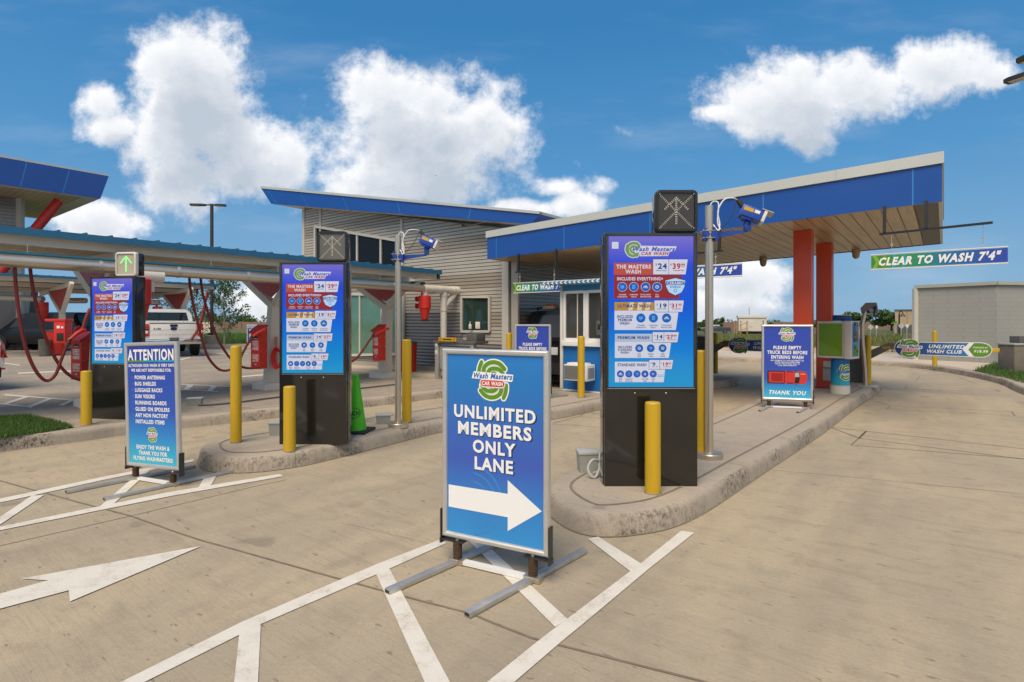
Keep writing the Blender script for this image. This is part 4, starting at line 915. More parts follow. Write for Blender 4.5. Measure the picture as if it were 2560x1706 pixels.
def cone_profile(r0, h): return [(r0, .03), (r0*.97, .06), (r0*.30, h*.93), (r0*.28, h*.985), (r0*.2, h)]
def make_cone(label, loc, rz, h=.70, r=.135, text=True):
    t = thing('traffic_cone', label, 'traffic cone', loc, rz, 'green traffic cones')
    mb = MB(); mb.box((0, 0, .016), (.36, .36, .032), 'rubber', .008); mb.build('base', t)
    mb = MB(); mb.lathe((0, 0, 0), cone_profile(r, h), 'cone_green', 32); mb.build('cone', t)
    if text:
        mb = MB(); n0 = 0; fr = Fr(mb, (0, 0, 0), (1, 0, 0), (0, 0, 1), 0.0); fr.text('TECH', 0, .24, .045, 'iblack', 0, .17, 'x')
        fr.stroke([(.10*math.cos(q), .24+.06*math.sin(q)) for q in [i*math.pi/9-2.9 for i in range(14)]], .006, 'iblack', 0, 2)
        for i, v in enumerate(mb.v):
            rr = r*.97+(r*.30-r*.97)*(v.z-.06)/(h*.93-.06)+.002; a_ = v.x/rr; mb.v[i] = Vector((rr*math.sin(a_), -rr*math.cos(a_), v.z))
        mb.build('lettering', t, fix=False, smooth=0)
    return t
c1 = make_cone('tall lime green traffic cone with black TECH mark behind the middle kiosk', G(884, 1084, K)+Vector((0, .1, 0)), R(-8), .70, .125)
make_cone('lime green traffic cone by the wheel of the dark car far left', G(95, 868, K), 0, 1.0, .19, False)
# ------------------------------------------------------------------ pay canopy
RL = -LA                                        # root turn that lays local x on v and local y on u
CU0, CU1, CV0, CV1 = 9.4, 14.6, -8.0, -.02
sz = lambda v: 2.87+(v+8.0)*.0282               # soffit height
bt = lambda v: 3.337+(v+8.0)*.0323              # top of the blue band
ct = lambda v: 3.487+(v+8.0)*.0335              # top of the cap
t = thing('pay_canopy', 'flat blue and white drive through canopy on red columns over the pay lanes', 'canopy', L(10.6, -2.0, K), RL)
mb = MB(); u0 = CU0
def band(mb, u, v0, v1, z0, z1, th, m):          # upright band along v with a sloping top and bottom
    q = [L(u, v0, z0(v0)), L(u, v1, z0(v1)), L(u, v1, z1(v1)), L(u, v0, z1(v0))]; mb.prism(q, L(u+th, v0)-L(u, v0), m)
band(mb, CU0, CV0, CV1, sz, bt, .05, 'fascia'); band(mb, CU1-.05, CV0, CV1, sz, bt, .05, 'fascia')
mb.build('front_fascia', t, world=True)
mb = MB()
for v in (CV1, CV0):
    q = [L(CU0+.051, v, sz(v)), L(CU1-.051, v, sz(v)), L(CU1-.051, v, bt(v)), L(CU0+.051, v, bt(v))]; mb.prism(q, L(0, -.04 if v > -1 else .04), 'cap')
mb.build('end_fascia', t, world=True)
mb = MB()
for px in (1241, 1410, 1625, 1908, 2282): 
    p = PU(px, 600, CU0); v = UV(p)[1]; mb.poly([L(CU0-.002, v-.008, sz(v)), L(CU0-.002, v+.008, sz(v)), L(CU0-.002, v+.008, bt(v)), L(CU0-.002, v-.008, bt(v))], 'fascia_joint')
mb.build('panel_joint', t, world=True, fix=False, smooth=0)
mb = MB(); band(mb, CU0-.03, CV0-.02, CV1+.02, lambda v: bt(v)+.004, ct, .10, 'cap'); band(mb, CU1-.05, CV0-.02, CV1+.02, lambda v: bt(v)+.004, ct, .08, 'cap')
for v in (CV1+.02, CV0-.02):
    q = [L(CU0+.071, v, bt(v)+.004), L(CU1-.051, v, bt(v)+.004), L(CU1-.051, v, ct(v)), L(CU0+.071, v, ct(v))]; mb.prism(q, L(0, -.06 if v > -1 else .06), 'cap')
v = UV(PU(2090, 440, CU0-.03))[1]; mb.poly([L(CU0-.033, v-.004, bt(v)), L(CU0-.033, v+.004, bt(v)), L(CU0-.033, v+.004, ct(v)), L(CU0-.033, v-.004, ct(v))], 'lgrey')
mb.build('roof_cap', t, world=True)
mb = MB(); q = [L(CU0+.06, CV0, bt(CV0)), L(CU1-.06, CV0, bt(CV0)), L(CU1-.06, CV1, bt(CV1)), L(CU0+.06, CV1, bt(CV1))]; mb.poly(q, 'lgrey'); mb.build('roof', t, world=True)
mb = MB(); n = 40                                 # soffit boards run away from the lane
for i in range(n):
    a, b = CV0+.04+(CV1-CV0-.35)*i/n, CV0+.04+(CV1-CV0-.35)*(i+1)/n-.012
    mb.poly([L(CU0+.10, a, sz(a)+.012), L(CU1-.08, a, sz(a)+.012), L(CU1-.08, b, sz(b)+.012), L(CU0+.10, b, sz(b)+.012)], 'soffit')
mb.poly([L(CU0+.05, CV0, sz(CV0)+.02), L(CU1-.05, CV0, sz(CV0)+.02), L(CU1-.05, CV1, sz(CV1)+.02), L(CU0+.05, CV1, sz(CV1)+.02)], 'soffit_gap')
mb.build('soffit', t, world=True, fix=False, smooth=0)
mb = MB(); mb.poly([L(CU0+.05, CV1-.30, sz(CV1-.3)+.006), L(CU1-.05, CV1-.30, sz(CV1-.3)+.006), L(CU1-.05, CV1-.03, sz(CV1)+.006), L(CU0+.05, CV1-.03, sz(CV1)+.006)], 'dgrey')
mb.poly([L(CU0+.0505, CV0, sz(CV0)+.004), L(CU0+.10, CV0, sz(CV0)+.004), L(CU0+.10, CV1-.31, sz(CV1-.3)+.004), L(CU0+.0505, CV1-.31, sz(CV1-.3)+.004)], 'lgrey'); mb.build('soffit_trim', t, world=True, fix=False, smooth=0)
def column(p, w=.275):
    u, v = UV(p); c = L(u+w/2, v+w/2); M = Matrix.Translation(c) @ Matrix.Rotation(RL, 4, 'Z'); zt = sz(v)+.01; o = None
    mb = MB(); mb.box((0, 0, (K+1.22)/2+.6-.6), (w, w, 1.22-K), 'red', .006, M)
    mb.box((0, 0, (1.232+zt)/2), (w, w, zt-1.232), 'red', .006, M); mb.box((0, 0, K+.01), (w+.03, w+.03, .02), 'darkred', .004, M); mb.box((0, 0, 1.226), (w-.012, w-.012, .014), 'darkred', 0, M)
    return mb.build('column', t, world=True)
column(P(1983, 900, 9.64)); col2 = column(P(2040, 968, 11.2))
mb = MB(); c = P(2076, 950, 11.0); M = Matrix.Translation((c.x, c.y, .56)) @ Matrix.Rotation(RL, 4, 'Z'); mb.box((-.02, -.16, -.11), (.16, .08, .24), 'lgrey', .006, M); mb.box((-.02, -.16, .09), (.15, .075, .12), 'offwhite', .006, M); mb.build('switch_box', t, world=True)
for px, py in ((1908, 648), (2140, 618)):
    p = PU(px, py, 14.2); v = UV(p)[1]; z = sz(v)
    mb = MB(); mb.lathe(L(14.2, v, z), [(.085, .01), (.085, -.06), (.075, -.08), (.07, -.14), (.045, -.185), (.015, -.2)], 'soffit', 18); mb.build('dome_camera', t, world=True)
def clearance(px0, px1, label, strut, zb=2.215, hb=.178, inf=.0, barx=None, chain=()):
    """sign board hung by chains from a black bar under the canopy's front edge"""
    a, b = PU(px0, 700, CU0-.02), PU(px1, 700, CU0-.02); va, vb = UV(a)[1], UV(b)[1]; c = (va+vb)/2; Lh = (vb-va)/2
    t = thing('clearance_sign', label, 'height sign', L(CU0-.02, c, zb), RL, 'hanging height signs'); TR = .012
    mb = MB()
    for z in (.007, hb+.038): mb.box((0, .006, z), (Lh*2, .022, .016), 'offwhite', .003)
    mb.build('rail', t)
    mb = MB(); mb.box((0, .006, hb/2+.022), (Lh*2-.01, .01, hb), 'white'); mb.build('board', t)
    f = Lh/.72
    mb = MB(); mb.poly([(-Lh+.005, 0, .022), (Lh-.005, 0, .022), (Lh-.005, 0, hb+.022), (-Lh+.005, 0, hb+.022)], 'clear_ink'); fr = Fr(mb, (0, -.001, hb/2+.022), (1, 0, 0), (0, 0, 1), .001)
    for i in range(4):
        x = -Lh+.02+i*.11; k = ('ilgreen', 'igreen', 'iteal', 'iteal')[i]; fr.poly([(x, hb/2), (x+.05, hb/2), (x+.09, 0), (x+.05, -hb/2), (x, -hb/2), (x+.04, 0)], k, 1)
    fr.text("CLEAR TO WASH 7'4\"", .01, 0, hb*.56, 'iwhite', 3, Lh*2*.88, 'o', it=.28); mb.build('lettering', t, fix=False, smooth=0)
    for x in (chain or (-Lh*.62, Lh*.62)):
        top = sz(c+x)-.36-zb if barx else .5
        mb = MB(); z1 = top; z0 = hb+.045; mb.tube([(x, .006, z1), (x, .006, z0+.10)], .004, 'galv', 6); N = 3
        for i in range(N):
            z = z0+.012+i*.032; w = .011; q = [(x+(w*math.cos(j*.785) if i % 2 else 0), .006+(0 if i % 2 else w*math.cos(j*.785)), z+.017*math.sin(j*.785)) for j in range(9)]; mb.tube(q, .003, 'galv', 5)
        q = [(x+.014*math.cos(j*.785), .006, z0+.115+.016*math.sin(j*.785)) for j in range(9)]; mb.tube(q, .0035, 'galv', 5); mb.build('chain', t)
    mb = MB(); zc = lambda x: sz(c+x)-.36-zb
    mb.bar((barx[0], .006, zc(barx[0])), (barx[1], .006, zc(barx[1])), .035, .03, 'black')
    for x in strut: mb.bar((x, .006, zc(x)+.016), (x, .03, sz(c+x)-zb+.03), .04, .05, 'black', up=(0, 1, 0))
    mb.build('hanger', t); return t
vof = lambda px: UV(PU(px, 600, CU0-.02))[1]
cR = (vof(2177)+vof(2521))/2
clearance(2177, 2521, 'clearance board hanging at the right end of the canopy against open sky', (vof(2211)-cR, vof(2316)-cR), 2.215, .178, barx=(vof(2198)-cR, vof(2482)-cR), chain=(vof(2229)-cR, vof(2458)-cR))
cM = vof(1855)-.725; clearance(1600, 1856, 'clearance board partly hidden behind the nearest kiosk and steel pole', (vof(1822)-cM, vof(1660)-cM), 2.215, .178, barx=(vof(1640)-cM, vof(1831)-cM), chain=(vof(1813)-cM, vof(1650)-cM))
cL = vof(1283)+.725; clearance(1283, 1418, 'clearance board hanging in front of the siding wall beside the booth', (vof(1299)-cL, vof(1394)-cL), 2.085, .178, barx=(vof(1293)-cL, vof(1400)-cL), chain=(vof(1304)-cL, vof(1390)-cL))

# ------------------------------------------------------------------ attendant booth
o = PU(1400, 975, 9.16); bu, bv = UV(o)
t = thing('attendant_booth', 'small blue and white attendant booth with sliding windows under the canopy', 'booth', L(9.16, bv, K), RL)
BW, BD = 1.72, 1.55
mb = MB(); mb.box((BW/2, BD/2, .445), (BW-.06, BD-.06, .85), 'booth_blue'); mb.box((BW/2, BD/2, .012), (BW-.02, BD-.02, .024), 'white'); mb.build('wall', t)
mb = MB()
for x, y in ((.03, .03), (BW-.03, .03), (.03, BD-.03), (BW-.03, BD-.03)): mb.box((x, y, 1.03), (.06, .06, 2.0), 'offwhite', .004)
mb.build('corner_post', t)
mb = MB(); mb.box((BW/2, BD/2, 1.985), (BW, BD, .12), 'booth_blue2'); mb.box((BW/2, BD/2, 2.06), (BW+.08, BD+.08, .03), 'white', .004); mb.build('roof', t)
mb = MB(); mb.box((BW/2-.11, -.13, 2.075), (BW+.30, .24, .055), 'booth_blue2', .004)
for i in range(20):
    x = -.24+i*.098; fr = Fr(mb, (0, -.253, 2.075), (1, 0, 0), (0, 0, 1), .001); fr.poly([(x+.075, .026), (x+.035, .026), (x, 0), (x+.035, -.026), (x+.075, -.026), (x+.035, 0)], 'iwhite', 1)
mb.box((BW/2-.11, -.13, 2.108), (BW+.31, .25, .010), 'white'); mb.build('awning', t, fix=True)
mb = MB(); mb.box((BW/2, .0, .915), (BW-.12, .10, .10), 'white', .008); mb.build('window_sill', t)
for x0, x1 in ((.075, .58), (.58, 1.10), (1.10, 1.645)):
    mb = MB(); y = .02; w = .055
    for q, d in (((x0+w/2, y, 1.445), (w, .05, .955)), ((x1-w/2, y, 1.445), (w, .05, .955)), (((x0+x1)/2, y, .99), (x1-x0-2*w, .05, w)), (((x0+x1)/2, y, 1.90), (x1-x0-2*w, .05, w))): mb.box(q, d, 'white', .004)
    wf = mb.build('window', t); mb = MB(); mb.box(((x0+x1)/2, y+.008, 1.445), (x1-x0-2*w, .008, .86), 'pane_grey'); mb.build('pane', wf)
    mb = MB(); mb.box(((x0+x1)/2+.06, y-.004, 1.445), (.02, .01, .86), 'offwhite'); mb.build('sash', wf)
mb = MB(); mb.box((.02, .8, 1.445), (.04, 1.3, .95), 'glass_dark'); mb.box((BW-.02, .8, 1.445), (.04, 1.3, .95), 'glass_dark'); mb.build('side_window', t)
mb = MB(); x0 = .28; mb.box((x0+.25, -.15, .385), (.50, .30, .30), 'white', .012); ac = mb.build('air_conditioner', t)
mb = MB()
for i in range(13): mb.box((x0+.18, -.303, .265+i*.019), (.33, .008, .005), 'lgrey')
mb.box((x0+.18, -.3005, .385), (.34, .004, .25), 'dgrey'); mb.build('coil_grille', ac)
mb = MB(); mb.box((x0+.42, -.302, .385), (.02, .006, .29), 'lgrey')
for i in range(10): mb.box((x0+.503, -.15, .29+i*.02), (.006, .22, .007), 'dgrey')
mb.box((x0+.22, -.12, .545), (.40, .20, .03), 'white', .006); mb.build('side_louvre', ac)
t = thing('card_reader', 'grey card reader box fixed on the booth beside its windows', 'card reader', L(9.0, bv+1.0, 1.25), RL)
mb = MB(); mb.box((0, 0, .12), (.16, .10, .26), 'dgrey', .01); mb.build('body', t); mb = MB(); mb.box((0, -.053, .14), (.10, .006, .10), 'lens', .002); mb.build('screen', t)

# ------------------------------------------------------------------ main building: siding, sloping roof
WU = 10.2
vL = UV(PU(760, 700, WU))[1]; vR = UV(PU(1272, 700, WU))[1]; FUp = 9.75
pa, pb = PU(678, 510, FUp), PU(1240, 578, FUp); va, vb = UV(pa)[1], UV(pb)[1]; ks = (pb.z-pa.z)/(vb-va)
rz_ = lambda v: pa.z+(v-va)*ks                  # underside of the sloping roof
t = thing('wash_building', 'grey corrugated car wash building with sloping blue roof edge', 'building', L(WU, vL, K), RL)
def siding(mb, A, B, z0, top, m0, m1, zsw, pitch=.0855, dep=.016, n=(0, -1)):
    """rows of overlapping lap profile between two plan points; rows stop where the sloping roof cuts them"""
    A, B = Vector(A), Vector(B); d = (B-A); ln = d.length; d.normalize(); nn = Vector((d.y, -d.x, 0)); z = z0
    while z < max(top(0), top(ln)):
        z2 = z+pitch
        def span(zz):
            a, b = 0., ln
            while a < b and top(a) < zz: a += .01
            while b > a and top(b) < zz: b -= .01
            return a, b
        s0, s1 = span(z+.012); t0, t1 = span(z2+.012)
        if s1-s0 < .05: z = z2; continue
        m = m1 if z < zsw else m0; f = lambda s, o, zz: A+d*s+nn*o+Vector((0, 0, zz))
        if m == m0:
            m = m0 if m0 != 'siding' or int((z-.2)/pitch) % 11 not in (2, 3, 4, 5) else 'siding2'; rows = [(dep, z+.016), (dep*.8, z2), (-.035, z2), (-.035, z2+.016), (dep, z2+.016)]  # browner row bands: reflections on the siding put into its colour
        else: rows = [(dep, z+.008), (dep*1.2, z+.03), (dep*.6, z+.06), (-.004, z+.075), (0, z2), (dep, z2+.008)]
        for (a, za), (b, zb) in zip(rows, rows[1:]): ka, kb = min(1, max(0, (za-z-.012)/pitch)), min(1, max(0, (zb-z-.012)/pitch)); l = lambda p, q, k: p+(q-p)*k; mb.poly([f(l(s0, t0, ka), a, za), f(l(s1, t1, ka), a, za), f(l(s1, t1, kb), b, zb), f(l(s0, t0, kb), b, zb)], m)
        z = z2
vsplit = UV(PU(1158, 800, WU))[1]
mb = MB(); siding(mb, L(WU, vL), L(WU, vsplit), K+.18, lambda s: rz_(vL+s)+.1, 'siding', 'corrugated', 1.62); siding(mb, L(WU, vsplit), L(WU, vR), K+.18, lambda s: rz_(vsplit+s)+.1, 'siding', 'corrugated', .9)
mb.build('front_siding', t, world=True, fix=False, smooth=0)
mb = MB(); siding(mb, L(WU, vR+.18), L(20.2, vR+.18), K+.18, lambda s: 3.45, 'corrugated', 'corrugated', .5); siding(mb, L(20.2, vL), L(WU, vL), K+.18, lambda s: rz_(vL), 'siding', 'corrugated', .9); mb.build('side_siding', t, world=True, fix=False, smooth=0)
mb = MB(); q = lambda v: [L(WU+.03, v, K), L(WU+.03, v, rz_(v)+.05)]
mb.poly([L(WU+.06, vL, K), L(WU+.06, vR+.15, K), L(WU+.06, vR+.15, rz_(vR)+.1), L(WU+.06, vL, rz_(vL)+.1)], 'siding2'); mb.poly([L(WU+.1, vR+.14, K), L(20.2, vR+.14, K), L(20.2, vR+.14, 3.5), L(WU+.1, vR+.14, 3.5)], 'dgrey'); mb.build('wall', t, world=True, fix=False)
mb = MB(); mb.bar(L(WU-.02, vL-.0, K+.09), L(WU-.02, vR+.1, K+.09), .18, .18, 'plinth'); mb.bar(L(WU-.5, vL, K+.03), L(WU-.5, vR-.1, K+.03), .8, .06, 'walk_concrete'); mb.build('plinth', t, world=True)
def upright(mb, v, w, z0, z1, m, u=WU, th=.05): mb.bar(L(u-.02, v, z0), L(u-.02, v, z1), w, th, m, up=L(1, 0)-L(0, 0))
mb = MB(); upright(mb, vL+.02, .14, K+.18, rz_(vL)+.05, 'trim'); mb.build('corner_trim', t, world=True)
for px in (803, 1006):
    mb = MB(); v = UV(PU(px, 600, WU))[1]; upright(mb, v, .09, 2.6 if px > 900 else 3.9, rz_(v)+.03, 'trim'); mb.build('wall_batten', t, world=True)
mb = MB(); upright(mb, vR-.07, .19, K+.1, rz_(vR)+.05, 'trim', th=.07); mb.build('corner_trim', t, world=True)
mb = MB(); mb.box(L(WU+.06, vR+.09, 1.75), (.14, .14, 3.2), 'dgrey', 0); mb.bar(L(WU-.01, vR+.20, K), L(WU-.01, vR+.20, 3.4), .19, .06, 'siding', up=L(1, 0)-L(0, 0)); mb.build('corner_post', t, world=True)
def glazed(name, corners, mull, gm, fw=.07, sill=None):
    """window from photo corner points (bl, br, tr, tl): frame of four bars, mullions, one pane"""
    q = [PU(x, y, WU-.02) for x, y in corners]; mb = MB(); out = L(-.03, 0)-L(0, 0)
    for i in range(4): mb.bar(q[i]+out, q[(i+1) % 4]+out, fw, .06, 'trim', up=L(1, 0)-L(0, 0))
    for x in mull:
        b, c = (q[0]+(q[1]-q[0])*x), (q[3]+(q[2]-q[3])*x); mb.bar(b+out*.8, c+out*.8, fw*.8, .05, 'trim', up=L(1, 0)-L(0, 0))
    w = mb.build(name, t, world=True); mb = MB(); mb.poly([p+out*.35 for p in q], gm); mb.build('pane', w, world=True, fix=False, smooth=0); return w
glazed('window', [(790, 690), (1008, 690), (1008, 604), (790, 567)], (.27, .52, .78), 'glass_black', .08)
w = glazed('storefront', [(800, 890), (1011, 885), (1011, 738), (800, 735)], (.30, .52, .77), 'glass_reflect', .07)
w = glazed('window', [(1156, 829), (1226, 829), (1226, 743), (1157, 743)], (), 'glass_small', .055)
mb = MB(); p = PU(1195, 824, WU-.03); mb.box(p+Vector((0, -.02, .10)), (.13, .04, .17), 'pvc', .02); mb.box(p+Vector((-.19, -.02, .07)), (.07, .04, .12), 'pvc', .02); mb.lathe(p+Vector((-.19, -.02, .13)), [(.014, 0), (.010, .06), (.02, .07)], 'pvc', 8)
mb.lathe(p+Vector((0, -.045, .10)), [(.001, 0)]*2, 'pvc', 8); mb.build('window_goods', w, world=True)
# roof: slanted-end fascia, cap, soffit, return
tl, bl = PU(653, 472, FUp), PU(678, 510, FUp); tr = PU(1349, 536, FUp); br = PU(1327, 561, FUp)
ctl, ctr = PU(653, 466, FUp), PU(1351, 529, FUp); ub = 19.0; bk = L(ub-FUp, 0)-L(0, 0)
mb = MB(); th = L(.05, 0)-L(0, 0); mb.prism([bl, br, tr, tl], th, 'fascia'); mb.prism([bl+bk, br+bk, tr+bk, tl+bk], -th, 'fascia'); ff = mb.build('fascia', t, world=True)
mb = MB(); e = L(-.003, 0)-L(0, 0)
for f in (.035, .205, .395, .605, .83):
    a, b = bl+(br-bl)*f, tl+(tr-tl)*f; d = (br-bl).normalized()*.012; mb.poly([a-d+e, a+d+e, b+d+e, b-d+e], 'fascia_joint')
mb.build('panel_joint', ff, world=True, fix=False, smooth=0)
up = Vector((0, 0, .004)); e2 = L(-.03, 0)-L(0, 0)
mb = MB(); mb.prism([tl+up+e2, tr+up+e2, ctr+e2, ctl+e2], th*2, 'cap'); mb.prism([tr+up, tr+up+bk, ctr+bk, ctr], L(0, -.05)-L(0, 0), 'cap'); mb.poly([ctl+th, ctr+th, ctr+bk, ctl+bk], 'cap'); mb.build('roof_cap', t, world=True, fix=False)
mb = MB(); mb.poly([br+th, br+bk, tr+bk, tr+th], 'fascia'); mb.poly([bl+th, bl+bk, tl+bk, tl+th], 'cap'); mb.build('side_fascia', t, world=True, fix=False)
mb = MB(); d = L(.06, 0)-L(0, 0); mb.poly([bl+d, br+d, br+bk, bl+bk], 'offwhite'); mb.build('soffit', t, world=True, fix=False)

# ------------------------------------------------------------------ tall building at the far left
tip = P(262, 460, 27.0); tu, tv = UV(tip)
t = thing('tunnel_building', 'tall building at the left edge with flared blue roof on slanted red columns', 'building', L(tu-6, tv-3, K), RL)
def Q(px, py, v=tv): return PV(px, py, v)
a0, a1 = Q(0, 393), Q(272, 441); b0, b1 = Q(0, 461), Q(251, 497); c0, c1 = Q(0, 387), Q(273, 437)
def ext(p, q, k=1.6): return p+(p-q)*k
A0, B0, C0 = ext(a0, a1), ext(b0, b1), ext(c0, c1); inn = L(0, -.06)-L(0, 0)
mb = MB(); mb.prism([B0, b1, a1, A0], inn, 'fascia'); ff = mb.build('fascia', t, world=True)
mb = MB(); o_ = L(0, .004)-L(0, 0)
for x0, y0, x1, y1 in ((67, 406, 51, 467), (174, 424, 157, 483)):
    p, q = Q(x1, y1), Q(x0, y0); d = (b1-b0).normalized()*.02; mb.poly([p-d+o_, p+d+o_, q+d+o_, q-d+o_], 'fascia_joint')
mb.build('panel_joint', ff, world=True, fix=False, smooth=0)
dep = L(0, -9)-L(0, 0); mb = MB(); mb.prism([A0+up, a1+up, c1, C0], L(0, -.2)-L(0, 0), 'cap'); mb.poly([C0+inn, c1+inn, c1+dep, C0+dep], 'cap')
mb.poly([b1+inn, b1+dep, a1+dep, a1+inn], 'cap'); mb.build('roof_cap', t, world=True, fix=False)
b0s, b1s = B0+inn, b1+inn; mb = MB(); mb.poly([b0s, b1s, b1s+dep, b0s+dep], 'offwhite'); dz = Vector((0, 0, -.006)); e = (b1-B0).normalized()
n = 34; q0 = b0s+L(0, -.35)-L(0, 0)+dz; q1 = b1s+L(0, -.35)-L(0, 0)-e*.6+dz
for i in range(n):
    f0, f1 = i/n, (i+1)/n-.004; mb.poly([q0+(q1-q0)*f0, q0+(q1-q0)*f1, q0+(q1-q0)*f1+dep*.9, q0+(q1-q0)*f0+dep*.9], 'soffit')
mb.build('soffit', t, world=True, fix=False, smooth=0)
for (x0, y0), (x1, y1), v in (((147, 503), (-70, 765), tv-1.2),):
    mb = MB(); mb.tube([PV(x0, y0, v), PV(x1, y1, v)], .21, 'red2', 20); mb.build('column', t, world=True)
wv = tv-3.0; f0 = Q(-160, 870, wv); f1 = Q(48, 540, wv); f1.z = f0.z = K; u_a, u_b = UV(f0)[0], UV(f1)[0]
mb = MB(); siding(mb, L(u_a, wv), L(u_b, wv), K, lambda s: B0.z+(b1.z-B0.z)*.8, 'corrugated', 'corrugated', 0, .16, .03); siding(mb, L(u_b, wv), L(u_b, wv-6), K, lambda s: b1.z, 'corrugated', 'corrugated', 0, .16, .03); mb.build('siding', t, world=True, fix=False, smooth=0)
mb = MB(); mb.bar(L(u_b+.02, wv+.05, K), L(u_b+.02, wv+.05, b1.z), .28, .2, 'trim'); mb.build('corner_trim', t, world=True)
# leaning clad pier and tan post beside the building's foot
t = thing('leaning_pier', 'leaning corrugated metal pier with pale edges at the far left', 'pier', Vector((-24.6, 27.5, K)))
q = [P(5, 872, 27), P(55, 872, 27), P(70, 725, 27), P(22, 725, 27)]; mb = MB(); N = 16
for i in range(N):
    a, b = q[0]+(q[3]-q[0])*i/N, q[1]+(q[2]-q[1])*i/N; c, d = q[0]+(q[3]-q[0])*(i+.75)/N, q[1]+(q[2]-q[1])*(i+.75)/N; e_, f_ = q[0]+(q[3]-q[0])*(i+1)/N, q[1]+(q[2]-q[1])*(i+1)/N; y = Vector((0, .07, 0))
    mb.poly([a, b, d, c], 'corrugated'); mb.poly([c, d, f_+y, e_+y], 'dgrey')
mb.prism([p+Vector((0, .1, 0)) for p in q], (0, .5, 0), 'dgrey'); mb.build('cladding', t, world=True, fix=False, smooth=0)
mb = MB(); mb.bar(q[0], q[3], .14, .2, 'lgrey', up=(0, 1, 0)); mb.bar(q[1], q[2], .14, .2, 'lgrey', up=(0, 1, 0)); mb.build('edge_trim', t, world=True)
t = thing('light_post', 'square tan post standing beside the leaning pier', 'post', P(78, 868, 28)*1); t.location.z = K; WM[t.name] = Matrix.Translation(t.location)
mb = MB(); mb.box((0, 0, 1.8), (.18, .18, 3.6), 'cream', .01); mb.build('post', t)

# ------------------------------------------------------------------ vacuum bays
def vac_canopy(label, u0, u1, ve, depth, ze, rise, cols, cv, grp, seam=.30, arms=(1.0, 1.55)):
    """blue seamed roof on white purlins, carried by white Y columns with red gusset panels; columns stand in a row along u"""
    t = thing('vacuum_canopy', label, 'vacuum canopy', L(u0, cv, K), RL, grp)
    zr = lambda v: ze+(ve-v)*rise
    mb = MB(); vb = ve-depth; n = int((u1-u0)/seam)
    for i in range(n):
        a, b = u0+i*(u1-u0)/n, u0+(i+1)*(u1-u0)/n
        mb.poly([L(a, ve, zr(ve)+.012), L(b, ve, zr(ve)+.012), L(b, vb, zr(vb)+.012), L(a, vb, zr(vb)+.012)], 'roof_blue'); mb.bar(L(a, ve, zr(ve)+.03), L(a, vb, zr(vb)+.03), .03, .045, 'roof_blue')
    mb.prism([L(u0, ve, ze-.07), L(u1, ve, ze-.07), L(u1, ve, ze+.03), L(u0, ve, ze+.03)], L(0, .02)-L(0, 0), 'roof_blue')
    mb.prism([L(u1, ve-.02, ze-.02), L(u1, vb, zr(vb)-.06), L(u1, vb, zr(vb)+.03), L(u1, ve-.02, ze+.05)], L(.02, 0)-L(0, 0), 'roof_blue'); mb.build('roof', t, world=True, fix=False, smooth=0)
    mb = MB(); N = 14; 
    for i in range(N):
        a = ve-.03-(depth-.05)*i/N; b = a-(depth-.05)/N+.01; mb.poly([L(u0, a, zr(a)-.004), L(u1, a, zr(a)-.004), L(u1, b, zr(b)+.008), L(u0, b, zr(b)+.008)], 'cream')
    mb.build('ceiling', t, world=True, fix=False, smooth=0)
    mb = MB()
    for k in (.08, .5, .95):
        v = ve-depth*k; mb.bar(L(u0+.02, v, zr(v)-.10), L(u1-.02, v, zr(v)-.10), .07, .17, 'offwhite')
        mb.bar(L(u1+.0, v, zr(v)-.10), L(u1+.06, v, zr(v)-.10), .14, .15, 'dgrey')
    mb.build('purlin', t, world=True)
    for cu in cols:
        c = MB(); zj = 1.85; lean = -.10                     # leaning trunk
        c.prism([L(cu-.14, cv+.11, K+.11), L(cu+.14, cv+.11, K+.11), L(cu+.085, cv-lean+.09, zj), L(cu-.085, cv-lean+.09, zj)], L(0, -.19)-L(0, 0), 'cream')
        co = c.build('column', t, world=True)
        c = MB(); c.bar(L(cu-.27, cv, K+.06), L(cu+.27, cv, K+.06), .50, .13, 'offwhite'); c.build('base_block', co, world=True)
        for s in (1, -1):
            d = arms[0] if s > 0 else arms[1]; e = cv-lean+s*d; c = MB(); c.bar(L(cu, cv-lean, zj-.06), L(cu, e, zr(e)-.22), .14, .13, 'cream', up=L(1, 0)-L(0, 0)); c.build('arm', co, world=True)
        c = MB(); c.bar(L(cu, ve-.12, zr(ve-.12)-.26), L(cu, vb+.2, zr(vb+.2)-.26), .10, .16, 'offwhite'); c.build('beam', co, world=True)
        c = MB(); c.prism([L(cu-.06, cv-lean, zj+.12), L(cu-.06, cv-lean+arms[0]*.88, zr(cv)-.36), L(cu-.06, cv-lean-arms[1]*.88, zr(cv)-.36)], L(.02, 0)-L(0, 0), 'darkred')
        fr = Fr(c, L(cu-.066, cv-lean-.1, (zj+zr(cv)-.25)/2+.06), L(0, 1)-L(0, 0), (0, 0, 1), .002)
        fr.stroke([(.14*math.cos(a), .07+.13*math.sin(a)) for a in [i*.6 for i in range(10)]], .014, 'red', 1, 0, False); fr.stroke([(.10*math.cos(a), .05+.07*math.sin(a)) for a in [i*.6+.4 for i in range(8)]], .014, 'red', 1, 0, False); c.build('gusset_panel', co, world=True, fix=False)
    return t
NV = -9.6; ze = PV(1105, 682, NV).z; uE = UV(PV(1104, 682, NV))[0]
vac_canopy('long blue roofed vacuum shelter on white Y columns nearest the kiosks', -3.0, uE, NV, 2.25, ze+.02, .02, (.1, 2.95, 5.82, 8.66), -10.6, 'vacuum shelters', arms=(.85, 1.4))
FV = -27.0
uF = UV(PV(545, 706, FV))[0]
